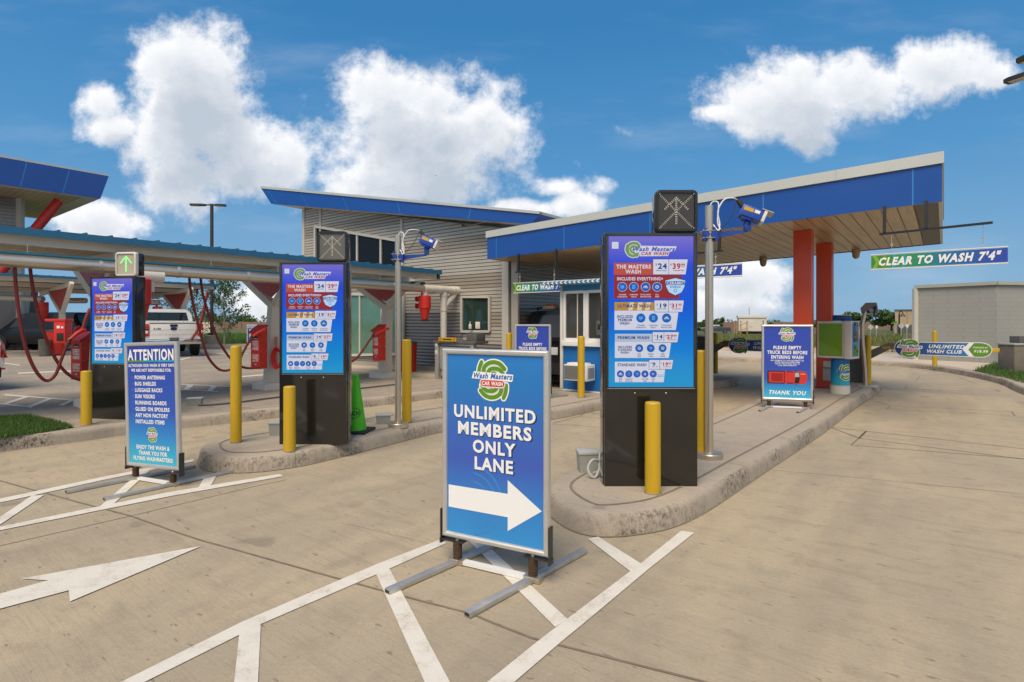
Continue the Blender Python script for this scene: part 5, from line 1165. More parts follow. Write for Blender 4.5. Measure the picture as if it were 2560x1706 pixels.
vac_canopy('farther blue roofed vacuum shelter behind the red hoses and white pickup', UV(PV(-60, 690, FV))[0], uF, FV, 4.6, 3.22, -.06, (6.6, uF-1.2), -28.3, 'vacuum shelters', .4, arms=(1.3, 1.9))
# suction pipe along the near bays, pvc end, separators, hoses
PVn = -9.65; p0, p1 = PV(-140, 638, PVn), PV(1062, 722, PVn); zp = p1.z; p0.z = zp+.02
t = thing('suction_pipe', 'long steel suction pipe running under the near vacuum shelter', 'pipe', Vector((p1.x, p1.y, K)))
mb = MB(); mb.tube([p0, p1], .088, 'duct', 20)
for f in (.05, .2, .33, .47, .62, .73, .88): p = p0+(p1-p0)*f; d = (p1-p0).normalized(); mb.tube([p-d*.02, p+d*.02], .093, 'galv', 20)
mb.build('pipe', t, world=True)
p = PV(355, 690, PVn); d = (p1-p0).normalized(); mb = MB(); mb.tube([p-d*.22, p+d*.28], .108, 'pvc', 20); mb.tube([p+d*.1, p+d*.1+Vector((0, 0, -.24))], .07, 'pvc', 16); mb.build('tee', t, world=True)
mb = MB(); q = PV(1140, 727, PVn); mb.tube([p1-d*.05, q], .098, 'pvc', 20); mb.tube([q-d*.15, q-d*.09], .107, 'pvc', 20); mb.tube([q-d*.03, q+d*.06], .107, 'pvc', 20); mb.tube([q+d*.06, q+d*.09], .09, 'dgrey', 16)
mb.tube([p1+Vector((0, 0, -.04)), p1+Vector((0, 0, -.2))], .065, 'pvc', 14)
a = PV(1109, 773, PVn); b = PV(1109, 858, PVn); mb.tube([q-d*.05, q-d*.05+Vector((-.02, 0, -.12)), a+Vector((0, 0, .05)), a, b], .078, 'pvc', 18); mb.tube([PV(1109, 734, PVn), a], .082, 'pvc', 18); mb.tube([PV(1109, 732, PVn), PV(1109, 742, PVn)], .092, 'pvc', 18); mb.tube([a+Vector((0, 0, .03)), a-Vector((0, 0, .05))], .09, 'pvc', 18); mb.build('end_fitting', t, world=True)
t = thing('air_line', 'thin blue air line strapped above the suction pipe', 'air line', Vector((p0.x, p0.y, K)))
mb = MB(); a, b = PV(-140, 615, PVn), PV(1052, 708, PVn); a.z = b.z; mb.tube([a, b], .018, 'teal', 8); mb.build('line', t, world=True)
mb = MB()
for f in (.1, .25, .4, .55, .7, .85): p = a+(b-a)*f; mb.tube([p, p+Vector((0, 0, .14))], .008, 'galv', 6)
mb.tube([b, b+d*.12], .028, 'rubber', 8); mb.tube([b-d*.3, b-d*.2], .03, 'rubber', 8); mb.build('hanger', t, world=True)
def separator(label, p, s=1.):
    t = thing('dust_separator', label, 'dust separator', p, RL, 'red dust separators', s)
    mb = MB(); mb.lathe((0, 0, 0), [(.06, -.56), (.075, -.55), (.125, -.30), (.145, -.28), (.145, .0), (.13, .015)], 'red2', 24); mb.build('body', t)
    mb = MB(); mb.lathe((0, 0, -.585), [(.055, .03), (.06, .025), (.125, .015), (.12, 0), (.05, 0)], 'black', 18); mb.build('bottom_flap', t)
    mb = MB(); mb.tube([(-.08, 0, .0), (-.08, 0, .2)], .032, 'red2', 12)
    for z in (-.06, -.23): mb.tube([(-.1, 0, z), (-.26, 0, z)], .022, 'red2', 10); mb.tube([(-.255, 0, z), (-.275, 0, z)], .065, 'red2', 16)
    mb.build('inlet', t); return t
s0 = separator('red dust separator hanging on the pipe in front of the building', PV(1062, 741, PVn))
copy_thing(s0, PV(342, 700, PVn), RL, 'red dust separator peeking out beside the far kiosk', 1.3)
copy_thing(s0, P(107, 757, 23), RL, 'small red dust separator on the far shelter left of the dark car', 1.35); copy_thing(s0, P(394, 768, 25), RL, 'small red dust separator on the far shelter above the white pickup', 1.35)
for i, (a, b) in enumerate((((-40, 742), (108, 748)), ((160, 752), (215, 752)), ((360, 757), (398, 757)))):
    t = tag(MB().tube([P(*a, 23+i), P(*b, 23+i)], .12, 'galv', 14).build('suction_pipe'), ('far steel pipe at the left edge behind the red hoses', 'far steel pipe between the far column and the kiosk', 'far steel pipe stub over the white pickup')[i], 'pipe')
def hose(label, px, v, r=.021, m='hose', noz=None):
    pts = [PV(x, y, v) for x, y in px]; t = thing('vacuum_hose', label, 'hose', Vector((pts[0].x, pts[0].y, K)), 0, 'red vacuum hoses'); mb = MB(); mb.tube(catmull(pts, 6), r, m, 10); mb.build('hose', t, world=True)
    if noz:
        q = [PV(x, y, v) for x, y in noz]; mb = MB(); mb.tube(q, [.024, .028, .034, .026][:len(q)], 'red2', 12); mb.build('nozzle', t, world=True); mb = MB(); mb.tube([q[0]-(q[1]-q[0])*.25, q[0]], .029, 'black', 10); mb.build('cuff', t, world=True)
    return t
hose('red hose in a deep loop nearest the left edge', [(36, 655), (40, 720), (50, 800), (64, 868), (88, 925), (115, 952), (138, 938), (153, 900), (166, 866), (177, 846)], -9.7, .021, noz=[(176, 848), (192, 834), (206, 826), (214, 827)])
hose('red hose falling behind the far kiosk beside the looped one', [(74, 660), (82, 720), (98, 790), (120, 860), (148, 912), (176, 940), (206, 951), (240, 948)], -9.85, .021)
hose('red hose in a long loop between the attention stand and the yellow bollard', [(473, 690), (476, 722), (484, 765), (498, 822), (516, 884), (538, 916), (558, 927), (580, 922), (598, 900), (616, 866), (630, 842)], -9.8, .021, noz=[(631, 842), (645, 832), (662, 824), (664, 823)])
hose('red hose running to the foot of the red towel box', [(501, 692), (507, 735), (518, 775), (532, 816), (550, 858), (576, 896), (604, 917), (628, 921), (650, 918)], -9.9, .021)
hose('red hose curving from behind the middle kiosk up to the third towel box', [(830, 912), (868, 908), (890, 897), (910, 872), (926, 848), (936, 838)], -9.9, .024, noz=[(935, 838), (950, 830), (968, 822), (972, 822)])
hose('thin far red hose crossing the near hoses', [(519, 730), (514, 752), (506, 790), (496, 822), (478, 850)], -22, .05)
hose('thin far red hose hanging left of the far kiosk', [(226, 772), (214, 800), (208, 822), (200, 838)], -20, .05)
def towel_box(label, p, s=1.):
    t = thing('towel_box', label, 'towel box', p, R(-9), 'red used towel boxes', s)
    W_, D_, H_ = .185, .23, .66
    mb = MB(); q = [(-W_/2, 0, 0), (W_/2, 0, 0), (W_/2, 0, H_), (-W_/2, 0, H_)]; mb.prism([(-W_/2, -D_/2, 0), (-W_/2, D_/2, 0), (-W_/2, D_/2, H_+.11), (-W_/2, -D_/2, H_)], (W_, 0, 0), 'red2'); mb.build('body', t)
    mb = MB(); mb.prism([(-W_/2-.02, -D_/2-.06, H_+.0), (-W_/2-.02, D_/2, H_+.14), (-W_/2-.02, D_/2, H_+.17), (-W_/2-.02, -D_/2-.06, H_+.03)], (W_+.04, 0, 0), 'red2'); mb.build('lid', t)
    mb = MB(); fr = Fr(mb, (0, -D_/2-.001, H_/2), (1, 0, 0), (0, 0, 1), .001)
    fr.sx = .7; fr.sy = .84; fr.poly([(-.07, .26), (.07, .26), (.07, .315), (0, .35), (-.07, .315)], 'iblack', 1); fr.text('RETURN', 0, .283, .022, 'iwhite', 2, .11, 'b')
    for s_, y, c_, w in (('USED', .205, .06, .17), ('TOWELS', .135, .05, .17), ('HERE', .062, .06, .17), ('CLEAN', -.09, .055, .18), ('TOWELS', -.155, .045, .18), ('FOR YOUR', -.21, .03, .17)): fr.text(s_, 0, y, c_, 'iwhite', 2, w, 'x')
    fr.pill(-.06, -.31, .06, -.255, 'iblack', 1); fr.text('USE', 0, -.282, .03, 'iwhite', 2, .07, 'x')
    mb.build('lettering', t, fix=False, smooth=0)
    mb = MB()
    for y in (-.08, .08):
        for z in (.12, .33, .54): mb.box((W_/2+.003, y, z), (.006, .014, .014), 'steel')
    mb.build('rivet', t); return t
p = PV(648, 922, -10.2); tb = towel_box('red used towel box on the white column right of the yellow bollard', p)
copy_thing(tb, P(204, 948, 9.7), R(-2), 'red used towel box squeezed behind the far kiosk', 1.0)
copy_thing(tb, PV(948, 902, -10.2), R(-26), 'red used towel box between the steel pole and green cone', 1.0)
# red far machine, bins, coil
t = thing('air_machine', 'bright red air machine with black screen on the far column', 'air machine', P(158, 850, 17)-Vector((0, 0, .0))); t.location.z = .75; WM[t.name] = Matrix.Translation(t.location)
mb = MB(); mb.box((0, 0, .42), (.34, .3, .66), 'red2', .02); mb.build('body', t); mb = MB(); mb.box((.03, -.155, .27), (.20, .02, .24), 'black', .01); mb.build('screen', t)
mb = MB(); mb.box((-.12, 0, .78), (.64, .34, .08), 'red2', .02); mb.build('hood', t); mb = MB(); mb.box((-.02, -.155, .57), (.1, .012, .08), 'white'); mb.box((.1, -.155, .56), (.06, .012, .06), 'white'); mb.build('label', t)
def bin_(label, p, s, m='red2'):
    t = thing('litter_bin', label, 'litter bin', p, R(-20), 'red litter bins', s); mb = MB(); mb.lathe((0, 0, 0), [(.20, .03), (.235, .05), (.25, .78), (.235, .80)], m, 28); mb.build('barrel', t)
    mb = MB(); mb.lathe((0, 0, .79), [(.265, 0), (.27, .03), (.2, .06), (.14, .07), (.13, .05)], 'dgrey', 28); mb.build('rim', t)
    mb = MB()
    for i in range(28):
        a = 2*math.pi*i/28
        for k in range(9):
            z = .10+k*.075; r_ = .2375+.015*z/.8; q = [Vector((r_*math.cos(a+da), r_*math.sin(a+da), z+dz)) for da, dz in ((-.05, 0), (.03, .03), (.05, .05), (-.03, .02))]; mb.poly(q, 'darkred')
    mb.build('punched_slots', t, fix=False, smooth=0); return t
bn = bin_('red slotted litter bin against the siding behind a yellow bollard', G(1018, 935, K), .98)
copy_thing(bn, P(138, 868, 22.0)*1, 0, 'red litter bin at the far column left of the red air machine', 1.2).location.z = K
t = thing('litter_bin', 'small dark bin at the foot of the far left column', 'litter bin', P(112, 880, 21.5)); t.location.z = K; WM[t.name] = Matrix.Translation(t.location); mb = MB(); mb.lathe((0, 0, 0), [(.15, 0), (.19, .02), (.2, .62), (.21, .64), (.15, .66)], 'dgrey', 16); mb.build('barrel', t)
t = thing('air_hose_coil', 'thin red coiled air hose hanging on a white column beside the middle kiosk', 'air hose', PV(690, 940, -10.4)); c = PV(690, 842, -10.35); z1 = c.z; mb = MB(); pts = []
for i in range(150): f = i/149; pts.append(Vector((c.x+.035*math.cos(i*.8)+.02*f, c.y+.035*math.sin(i*.8), z1-.62*f)))
mb.tube(pts, .006, 'red2', 6); mb.build('coil', t, world=True)
t = thing('hose_tangle', 'red air hose bundle hooked low on the column behind the middle kiosk', 'air hose', PV(694, 930, -10.35)); mb = MB(); c = PV(694, 895, -10.3)
for k in range(4): mb.tube([Vector((c.x+(.06+.012*k)*math.cos(a), c.y-.02*k, c.z+(.15+.02*k)*math.sin(a))) for a in [i*.4 for i in range(17)]], .014, 'red2', 8)
mb.build('loops', t, world=True)
# vacuum motor cabinet in front of the siding
p = PV(1087, 944, -9.35); t = thing('motor_cabinet', 'stainless equipment cabinet with yellow warning strip before the siding', 'equipment cabinet', Vector((p.x, p.y, K)), RL)
for x in (.05, 1.15): mb = MB(); mb.box((x, .05, .42), (.10, .10, .84), 'galv', .004); mb.build('leg', t)
mb = MB(); mb.box((.62, .22, .50), (1.02, .34, .52), 'galv', .008); mb.build('cabinet', t); mb = MB(); mb.box((.62, .20, .87), (1.30, .46, .06), 'dgrey', .006); mb.box((1.08, .22, .985), (.30, .30, .17), 'dgrey', .006); mb.build('top', t)
mb = MB(); mb.box((.45, -.04, .93), (.55, .02, .09), 'yellow'); fr = Fr(mb, (.45, -.051, .93), (1, 0, 0), (0, 0, 1), .001); fr.rect(-.14, -.014, .14, .014, 'iblack', 1)
for x in (-.24, -.2, .19, .23): fr.poly([(x-.02, -.03), (x, -.03), (x+.02, .03), (x, .03)], 'ired', 1)
mb.build('warning_strip', t); mb = MB()
for z in (.80, .62): mb.box((.05, -.004, z), (.07, .02, .09), 'white', .004); mb.box((.05, -.015, z+.015), (.02, .006, .02), 'black'); mb.box((.05, -.015, z-.02), (.02, .006, .02), 'black')
mb.build('socket', t)
# ------------------------------------------------------------------ pay machine, reader post, gates
p = G(2100, 984, K)
t = thing('pay_machine', 'white pay machine with green front panel on a round blue pedestal', 'pay machine', p, RL-R(12))
mb = MB(); prof = []
def oval(rx, ry, z0, z1, m, n=28): mb.prism([(rx*math.cos(2*math.pi*i/n), ry*math.sin(2*math.pi*i/n), z0) for i in range(n)], (0, 0, z1-z0), m)
oval(.165, .15, 0, .16, 'offwhite'); oval(.17, .155, .155, .163, 'lgrey'); mb.build('base', t)
mb = MB(); oval(.155, .14, .163, .66, 'pay_ink')
fr = Fr(MB(), (0, 0, .40), (1, 0, 0), (0, 0, 1), .0012); logo(fr, 0, 0, .30)
for v in fr.mb.v:
    a = (v.x+.055)/.155; k = -v.y; mb.v.append(Vector((.157*math.sin(a+.72), -(.142+k)*math.cos(a+.72), v.z)))
n0 = len(mb.v)-len(fr.mb.v); mb.f += [tuple(i+n0 for i in f) for f in fr.mb.f]; mb.m += fr.mb.m; mb.build('pedestal', t, fix=False)
mb = MB(); mb.box((-.09, 0, 1.0), (.48, .36, .68), 'offwhite', .012); hd = mb.build('housing', t)
mb = MB(); mb.box((-.10, -.183, 1.0), (.40, .008, .60), 'green', .004); fr = Fr(mb, (-.10, -.188, 1.0), (1, 0, 0), (0, 0, 1), .001)
for i in range(5):
    for j in range(6-i): fr.circ(-.17+i*.03, .25-j*.035, .009, 'ilgreen', 1, 10)
fr.poly([(-.19, -.02), (.19, -.22), (.19, -.28), (-.19, -.28)], 'ilgreen', 1); mb.build('front_panel', hd)
mb = MB(); mb.box((.205, -.02, 1.0), (.12, .40, .69), 'offwhite', .012); mb.box((.268, -.03, 1.0), (.006, .30, .60), 'iswirl'); mb.box((.272, -.03, 1.11), (.008, .22, .28), 'lens', .002); mb.box((.272, -.03, .82), (.008, .22, .20), 'igreen', .002); mb.box((.274, -.07, .86), (.008, .08, .07), 'black'); mb.box((.274, .03, .80), (.008, .06, .05), 'black'); mb.box((.274, -.03, 1.29), (.006, .18, .07), 'inavy')
fr = Fr(mb, (.279, -.03, 1.29), (0, 1, 0), (0, 0, 1), .001); logo(fr, 0, 0, .06); mb.build('customer_panel', hd)
mb = MB()
for k in range(4): mb.lathe((.03, 0, 1.345+k*.025), [(.155, 0), (.158, .004), (.158, .02), (.155, .024)], 'inavy' if k % 2 else 'iblue', 28)
for i in range(26):
    for z in (1.358, 1.383, 1.408): a = i*.2417; mb.box((.03+.159*math.cos(a), .159*math.sin(a), z), (.008, .008, .008), 'ilblue')
mb.lathe((.03, 0, 1.445), [(.16, 0), (.16, .008), (.1, .012)], 'offwhite', 28); mb.build('beacon', t)
p = G(2163, 968, K)
t = thing('reader_post', 'curved stainless post with a blue tag reader head', 'reader post', p, RL)
mb = MB(); mb.box((.04, 0, .02), (.34, .22, .04), 'galv', .006); mb.build('base_plate', t)
cv = lambda s: P(s[0], s[1], p.y)-Vector(p)
R_ = Matrix.Rotation(-RL, 4, 'Z')
path = [cv((2164, 966)), cv((2163, 930)), cv((2159, 880)), cv((2156, 845)), cv((2156, 815)), cv((2160, 792)), cv((2164, 780))]
mb = MB(); mb.tube(catmull([R_ @ q for q in path], 6), .036, 'steel', 16); mb.build('post', t)
c = R_ @ cv((2173, 773)); mb = MB(); q = [(-.20, -.13), (.16, -.15), (.26, -.10), (.20, .16), (-.09, .16), (-.24, .02)]
mb.prism([(c.x+x*.62, c.y-.07, c.z+z*.80) for x, z in q], (0, .15, 0), 'head_grey'); hd = mb.build('reader_head', t)
mb = MB(); fr = Fr(mb, (c.x, c.y-.072, c.z), (1, 0, 0), (0, 0, 1), .0015, .76, .96); fr.poly([(-.10, -.115), (.13, -.115), (.185, .07), (.06, .03), (-.05, -.05)], 'inavy', 1); logo(fr, .055, -.035, .10, 2); fr.text('FastPass', .03, -.10, .028, 'iwhite', 3, .14, 'x', it=.3); mb.build('face', hd, fix=False, smooth=0)
def gate(label, foot, p0, p1, Yarm, ang, Lp, zc):
    """barrier gate: grey cabinet, bent black bracket, yellow arm, printed club board"""
    t = thing('barrier_gate', label, 'barrier gate', foot, RL, 'barrier gates')
    mb = MB(); mb.prism([(-.17, -.16, 0), (.17, -.16, 0), (.17, -.16, .93), (-.17, -.16, 1.0)], (0, .34, 0), 'dgrey'); mb.box((0, .01, .98), (.36, .36, .03), 'offwhite', .004); mb.build('cabinet', t)
    z = zc; mb = MB(); mb.prism([(.12, -.19, .72), (.24, -.19, .68), (.62, -.19, z+.10), (.95, -.19, z+.10), (.95, -.19, z-.02), (.66, -.19, z-.03), (.30, -.19, .52), (.12, -.19, .56)], (0, .05, 0), 'dgrey'); mb.build('bracket', t)
    mb = MB(); mb.box((.5+Lp*.62, -.165, z), (Lp*1.22, .05, .075), 'yellow', .006); mb.build('arm', t)
    mb = MB(); x0, x1 = .75, .75+Lp; r_ = .165; n = 10
    ol = [(x0+.22, z-.13), (x1-r_, z-r_*.9)]+[(x1-r_+r_*math.cos(a), z+r_*.9*math.sin(a)) for a in [R(-90+180*i/n) for i in range(n+1)]]+[(x0+.22, z+.13)]+[(x0+.22+.24*math.cos(a), z+.20*math.sin(a)) for a in [R(60+240*i/n) for i in range(n+1)]]
    mb.prism([(x, -.20, zz) for x, zz in ol], (0, .012, 0), 'white')
    fr = Fr(mb, (0, -.2005, z), (1, 0, 0), (0, 0, 1), .0015)
    cxm = (x0+x1)/2; k = lambda f: (f[0], f[1]-z)
    fr.poly([((x-cxm)*.985+cxm, (zz-z)*.90) for x, zz in ol], 'club_ink', 1)
    gx = x1-.35; fr.poly([(gx-.10, 0), (gx-.0, -.135), (gx+.08, -.135), (gx-.01, 0), (gx+.08, .135), (gx-.0, .135)], 'iwhite', 2)
    g2 = [(gx+.0, 0), (gx+.08, -.125), (x1-r_, -.125)]+[(x1-r_+(r_-.012)*math.cos(a), .125*math.sin(a)) for a in [R(-90+180*i/n) for i in range(n+1)]]+[(gx+.08, .125)]
    fr.poly(g2, 'igreen', 3); fr.text('STARTING AT', gx+.17, .045, .026, 'iwhite', 4, .22, 'x', it=.2); fr.text('$19.99', gx+.18, -.03, .052, 'iwhite', 4, .21, 'x', it=.15)
    fr.text('UNLIMITED', x0+.53*Lp+.03, .05, .066, 'iwhite', 3, Lp*.37, 'x', it=.3); fr.text('WASH CLUB', x0+.53*Lp-.01, -.05, .066, 'iwhite', 3, Lp*.36, 'x', it=.3)
    logo(fr, x0+.25, 0, .385, 4, ww=820); mb.build('club_board', t, fix=False, smooth=0)
    return t
g1 = gate('barrier gate with blue unlimited club arm reaching over the right lane', G(2137, 955, K), 0, 0, 0, 0, 1.55, .78)
c = copy_thing(g1, G(1752, 938, K), None, 'barrier gate with club arm in the middle lane, cut off by the truck beds stand')
# ------------------------------------------------------------------ block enclosure at the right
A, B, C_ = G(2292, 899, K), G(2491, 909, K), None
zt = P(2491, 705, B.y).z
t = thing('block_enclosure', 'grey painted concrete block building with metal roof edge at the right', 'building', Vector((B.x, B.y, K)))
d1 = (A-B); perp = Vector((-d1.y, d1.x, 0)).normalized(); perp = perp if perp.y > 0 else -perp; C_ = B+Vector((5.2, 1.05, 0)); D_ = A+Vector((5.0, 1.0, 0))
mb = MB(); up3 = Vector((0, 0, zt-K-.06)); 
for a, b in ((A, B), (B, C_), (C_, D_), (D_, A)): mb.poly([a, b, b+up3, a+up3], 'block')
mb.build('wall', t, world=True, fix=True, smooth=0)
mb = MB(); e = .05; z0 = zt-.17
cor = [A+Vector((-e, 0, 0)), B+Vector((-.02, -e, 0)), C_+Vector((e, -e, 0)), D_]
for a, b in zip(cor, cor[1:]+cor[:1]): mb.bar(Vector((a.x, a.y, zt-.04)), Vector((b.x, b.y, zt-.04)), .07, .11, 'capgrey')
mb.poly([Vector((q.x, q.y, zt-.02)) for q in cor], 'cap'); mb.build('roof_cap', t, world=True)
mb = MB(); q = A+Vector((-.05, .03, 0)); mb.bar(Vector((q.x+.0, q.y-.02, K)), Vector((q.x+.0, q.y-.02, zt-.10)), .14, .12, 'trim'); mb.build('corner_post', t, world=True)
mb = MB(); q = B+(C_-B)*.42+Vector((0, -.01, 0)); mb.box((q.x, q.y-.03, 2.05), (.07, .06, .07), 'white', .01); mb.build('wall_light', t, world=True)
t = thing('masonry_pillar', 'short grey masonry pillar with pale cap in the lawn at the right edge', 'pillar', G(2560, 931, K)); q = Vector(t.location)
zt2 = P(2540, 862, 15.0).z-K; mb = MB(); mb.box((.02, .25, zt2/2), (.55, .5, zt2), 'pillar', .01); mb.build('shaft', t); mb = MB(); mb.box((.02, .25, zt2+.02), (.60, .55, .05), 'lgrey', .01); mb.build('cap', t); mb = MB(); mb.box((.12, .25, zt2+.14), (.30, .30, .18), 'dgrey', .01); mb.build('lamp_box', t)
t = tag(MB().tube([G(2523, 906, K), G(2524, 906, K)+Vector((0, 0, .12)), G(2522, 906, K)+Vector((.0, 0, .28))], [.02, .016, .004], 'bark', 6).build('bare_stem'), 'small dark bare stem in the lawn before the block wall', 'plant')

# ------------------------------------------------------------------ lamp posts and street signs
def lamp_post(label, base, h, heads, r=.06, footing=True):
    t = thing('lamp_post', label, 'lamp post', base, 0, 'parking lot lamp posts')
    if footing: mb = MB(); mb.lathe((0, 0, 0), [(.32, 0), (.32, .60), (.30, .63)], 'plinth', 24); mb.build('footing', t)
    mb = MB(); mb.tube([(0, 0, .55 if footing else 0), (0, 0, h)], r, 'bronze', 10); mb.box((0, 0, .70), (.3, .3, .1), 'bronze', .01); mb.build('pole', t)
    for a, l in heads:
        d = Vector((math.cos(a), math.sin(a), 0)); n = Vector((-d.y, d.x, 0)); z = h-.05
        mb = MB(); mb.bar(Vector((0, 0, z)), d*l*.45+Vector((0, 0, z)), .07, .06, 'bronze'); c0, c1 = d*l*.4, d*(l+.35)
        q = [c0-n*.06, c0+d*.15-n*.15, c1-d*.12-n*.16, c1-n*.10, c1+n*.10, c1-d*.12+n*.16, c0+d*.15+n*.15, c0+n*.06]; mb.prism([p+Vector((0, 0, z-.05)) for p in q], (0, 0, .09), 'bronze')
        hd = mb.build('lamp_head', t); mb = MB()
        for s in (-.07, .07): mb.box((0, 0, 0), (.34, .10, .012), 'cream', 0, Matrix.Translation(d*(l+.08)+n*s+Vector((0, 0, z-.056))) @ Matrix.Rotation(a, 4, 'Z'))
        mb.build('led_panel', hd)
    return t
lamp_post('slim dark lamp post with two heads on a concrete footing behind the far lot', G(529.5, 868, K), 7.55, ((R(182), .75), (R(8), .35)), .085)
pz = P(2499, 180, 11.5).z
lamp_post('lamp post just outside the frame, its heads entering at upper right', Vector((12.27, 12.2, K)), pz-K+.62, ((R(184), .85), (R(112), .85)), .08)
t = thing('street_lamp', 'black street lamp with hooked arm before the tan building', 'street lamp', P(2248, 843, 60)); t.location.z = -.33; b = Vector(t.location); WM[t.name] = Matrix.Translation(b); h = P(2248, 779, 60).z-b.z
mb = MB(); mb.tube([(0, 0, 0), (0, 0, .8), (0, 0, h-.25)], [.16, .09, .07], 'black', 8); mb.tube(catmull([(0, 0, h-.3), (.05, 0, h-.05), (.2, 0, h+.02), (.35, 0, h-.1)], 5), .05, 'black', 6); mb.build('post', t); mb = MB(); mb.lathe((.38, 0, h-.55), [(.26, 0), (.2, .12), (.07, .3), (.05, .42)], 'black', 12); mb.build('lamp_shade', t)
def roadsign(label, px, py, base, Y, shape, s, col, grp=None, post='galv'):
    c = P(px, py, Y); t = thing('road_sign', label, 'road sign', Vector((c.x, Y, base)), 0, grp); h = c.z-base
    mb = MB(); mb.tube([(0, 0, 0), (0, 0, h+(s if shape != 'blade' else 0))], .035, post, 8); mb.build('post', t); mb = MB()
    if shape == 'diamond': mb.prism([(0, -.05, h-s), (s, -.05, h), (0, -.05, h+s), (-s, -.05, h)], (0, .02, 0), col)
    elif shape == 'yield': mb.prism([(0, -.05, h-s), (s, -.05, h+s*.7), (-s, -.05, h+s*.7)], (0, .02, 0), col); mb.prism([(0, -.055, h-s*.45), (s*.5, -.055, h+s*.45), (-s*.5, -.055, h+s*.45)], (0, .004, 0), 'iwhite')
    elif shape == 'blade': mb.box((0, 0, h), (s*2, .03, .13), col); mb.box((.05, 0, h+.16), (.03, s*1.6, .12), col)
    else: mb.box((0, -.05, h), (s*1.1, .02, s*1.6), col)
    mb.build('plate', t); return t
roadsign('pale diamond road sign with small plate, left of the far bushes', 2176, 818.5, -.3, 55, 'diamond', .30, 'lgrey', 'road signs')
roadsign('pale diamond road sign beside the black street lamp', 2253, 815, -.3, 55, 'diamond', .34, 'lgrey', 'road signs')
roadsign('pale triangular yield sign in front of the block building corner', 2267, 816, -.15, 45, 'yield', .20, 'offwhite', 'road signs')
roadsign('green street name sign on a pale post beyond the reader post', 2236, 808.5, -.3, 58, 'blade', .35, 'igreen', 'road signs')
roadsign('slim white marker post in front of the brown wall', 2191, 818, -.3, 55, 'plate', .18, 'white', 'road signs')
# accessible parking sign by the far shelter
c = P(453, 757, 27); t = thing('parking_sign', 'accessible parking sign with white lower plate behind the white pickup', 'parking sign', Vector((c.x, 27, K)))
mb = MB(); mb.tube([(0, .02, 0), (0, .02, 2.6)], .03, 'galv', 8); mb.build('post', t)
mb = MB(); mb.box((0, 0, 2.42), (.30, .012, .48), 'white'); fr = Fr(mb, (0, -.008, 2.42), (1, 0, 0), (0, 0, 1), .003); fr.rect(-.08, -.10, .08, .08, 'iblue', 1); fr.circ(0, -.03, .05, 'iwhite', 2, 12); fr.circ(0, -.03, .03, 'iblue', 3, 12); fr.rect(-.03, -.03, .0, .06, 'iwhite', 4); fr.text('RESERVED', 0, .16, .035, 'igreen', 2, .22, 'b'); fr.text('PARKING', 0, .12, .03, 'igreen', 2, .2, 'b'); mb.build('plate', t)
mb = MB(); mb.box((0, 0, 1.93), (.34, .012, .40), 'offwhite'); fr = Fr(mb, (0, -.008, 1.93), (1, 0, 0), (0, 0, 1), .003)
for i in range(5): fr.rect(-.12, .13-i*.07, .12-.03*(i % 2), .16-i*.07, 'igrey', 1)
mb.build('lower_plate', t)

# ------------------------------------------------------------------ vehicles (local x across, y forward, z up; origin on the ground under the rear)
def wheel(par, x, y, r, w, spoke=5):
    s = 1 if x > 0 else -1; mb = MB(); M = Matrix.Translation((x, y, r)) @ Matrix.Rotation(R(90), 4, 'Y')
    prof = [(r*.62, -w/2), (r*.9, -w/2), (r, -w/2+.03), (r, w/2-.03), (r*.9, w/2), (r*.62, w/2)]
    m = MB(); m.lathe((0, 0, 0), prof, 'rubber', 28); m.v = [M @ v for v in m.v]; wh = m.build('wheel', par)
    m = MB(); zz = s*(w/2-.03); m.lathe((0, 0, 0), [(r*.64, zz-.06), (r*.64, zz), (r*.58, zz+s*.02), (r*.55, zz-s*.03), (.001, zz-s*.03)], 'dgrey', 28)
    for k in range(spoke):
        a = 2*math.pi*k/spoke
        for da in (-.16, .16): m.bar((.05*math.cos(a), .05*math.sin(a), zz+s*.01), (r*.6*math.cos(a+da), r*.6*math.sin(a+da), zz+s*.01), .045, .03, 'alu')
    m.lathe((0, 0, zz-.01), [(.07, -.02), (.07, .03), (.05, .04)], 'alu', 12)
    m.v = [M @ v for v in m.v]; m.build('rim', wh)
def loft(secs, m, ends=True):
    """skin of cross-sections: each section is y plus a half outline [(x, z)...] from bottom centre to top centre, mirrored"""
    mb = MB(); rings = []
    for y, half in secs: rings.append([Vector((x, y, z)) for x, z in half]+[Vector((-x, y, z)) for x, z in reversed(half) if x > 1e-5])
    n = len(rings[0])
    for a, b in zip(rings, rings[1:]):
        for k in range(n): mb.poly([a[k], a[(k+1) % n], b[(k+1) % n], b[k]], m)
    if ends: mb.poly(list(reversed(rings[0])), m); mb.poly(rings[-1], m)
    return mb
def merge(o, d=.001):
    bm = bmesh.new(); bm.from_mesh(o.data); bmesh.ops.remove_doubles(bm, verts=bm.verts[:], dist=d); bmesh.ops.recalc_face_normals(bm, faces=bm.faces[:]); bm.to_mesh(o.data); bm.free(); o.data.shade_smooth(); o.data.set_sharp_from_angle(angle=R(38)); return o
def half(w, z0, z1, r=.10, tuck=.06): return [(0, z0), (w-tuck-r, z0), (w-tuck, z0+r*.6), (w, z0+(z1-z0)*.45), (w-.01, z1-r), (w-.05, z1-.02), (w-.13, z1), (0, z1+.015)]
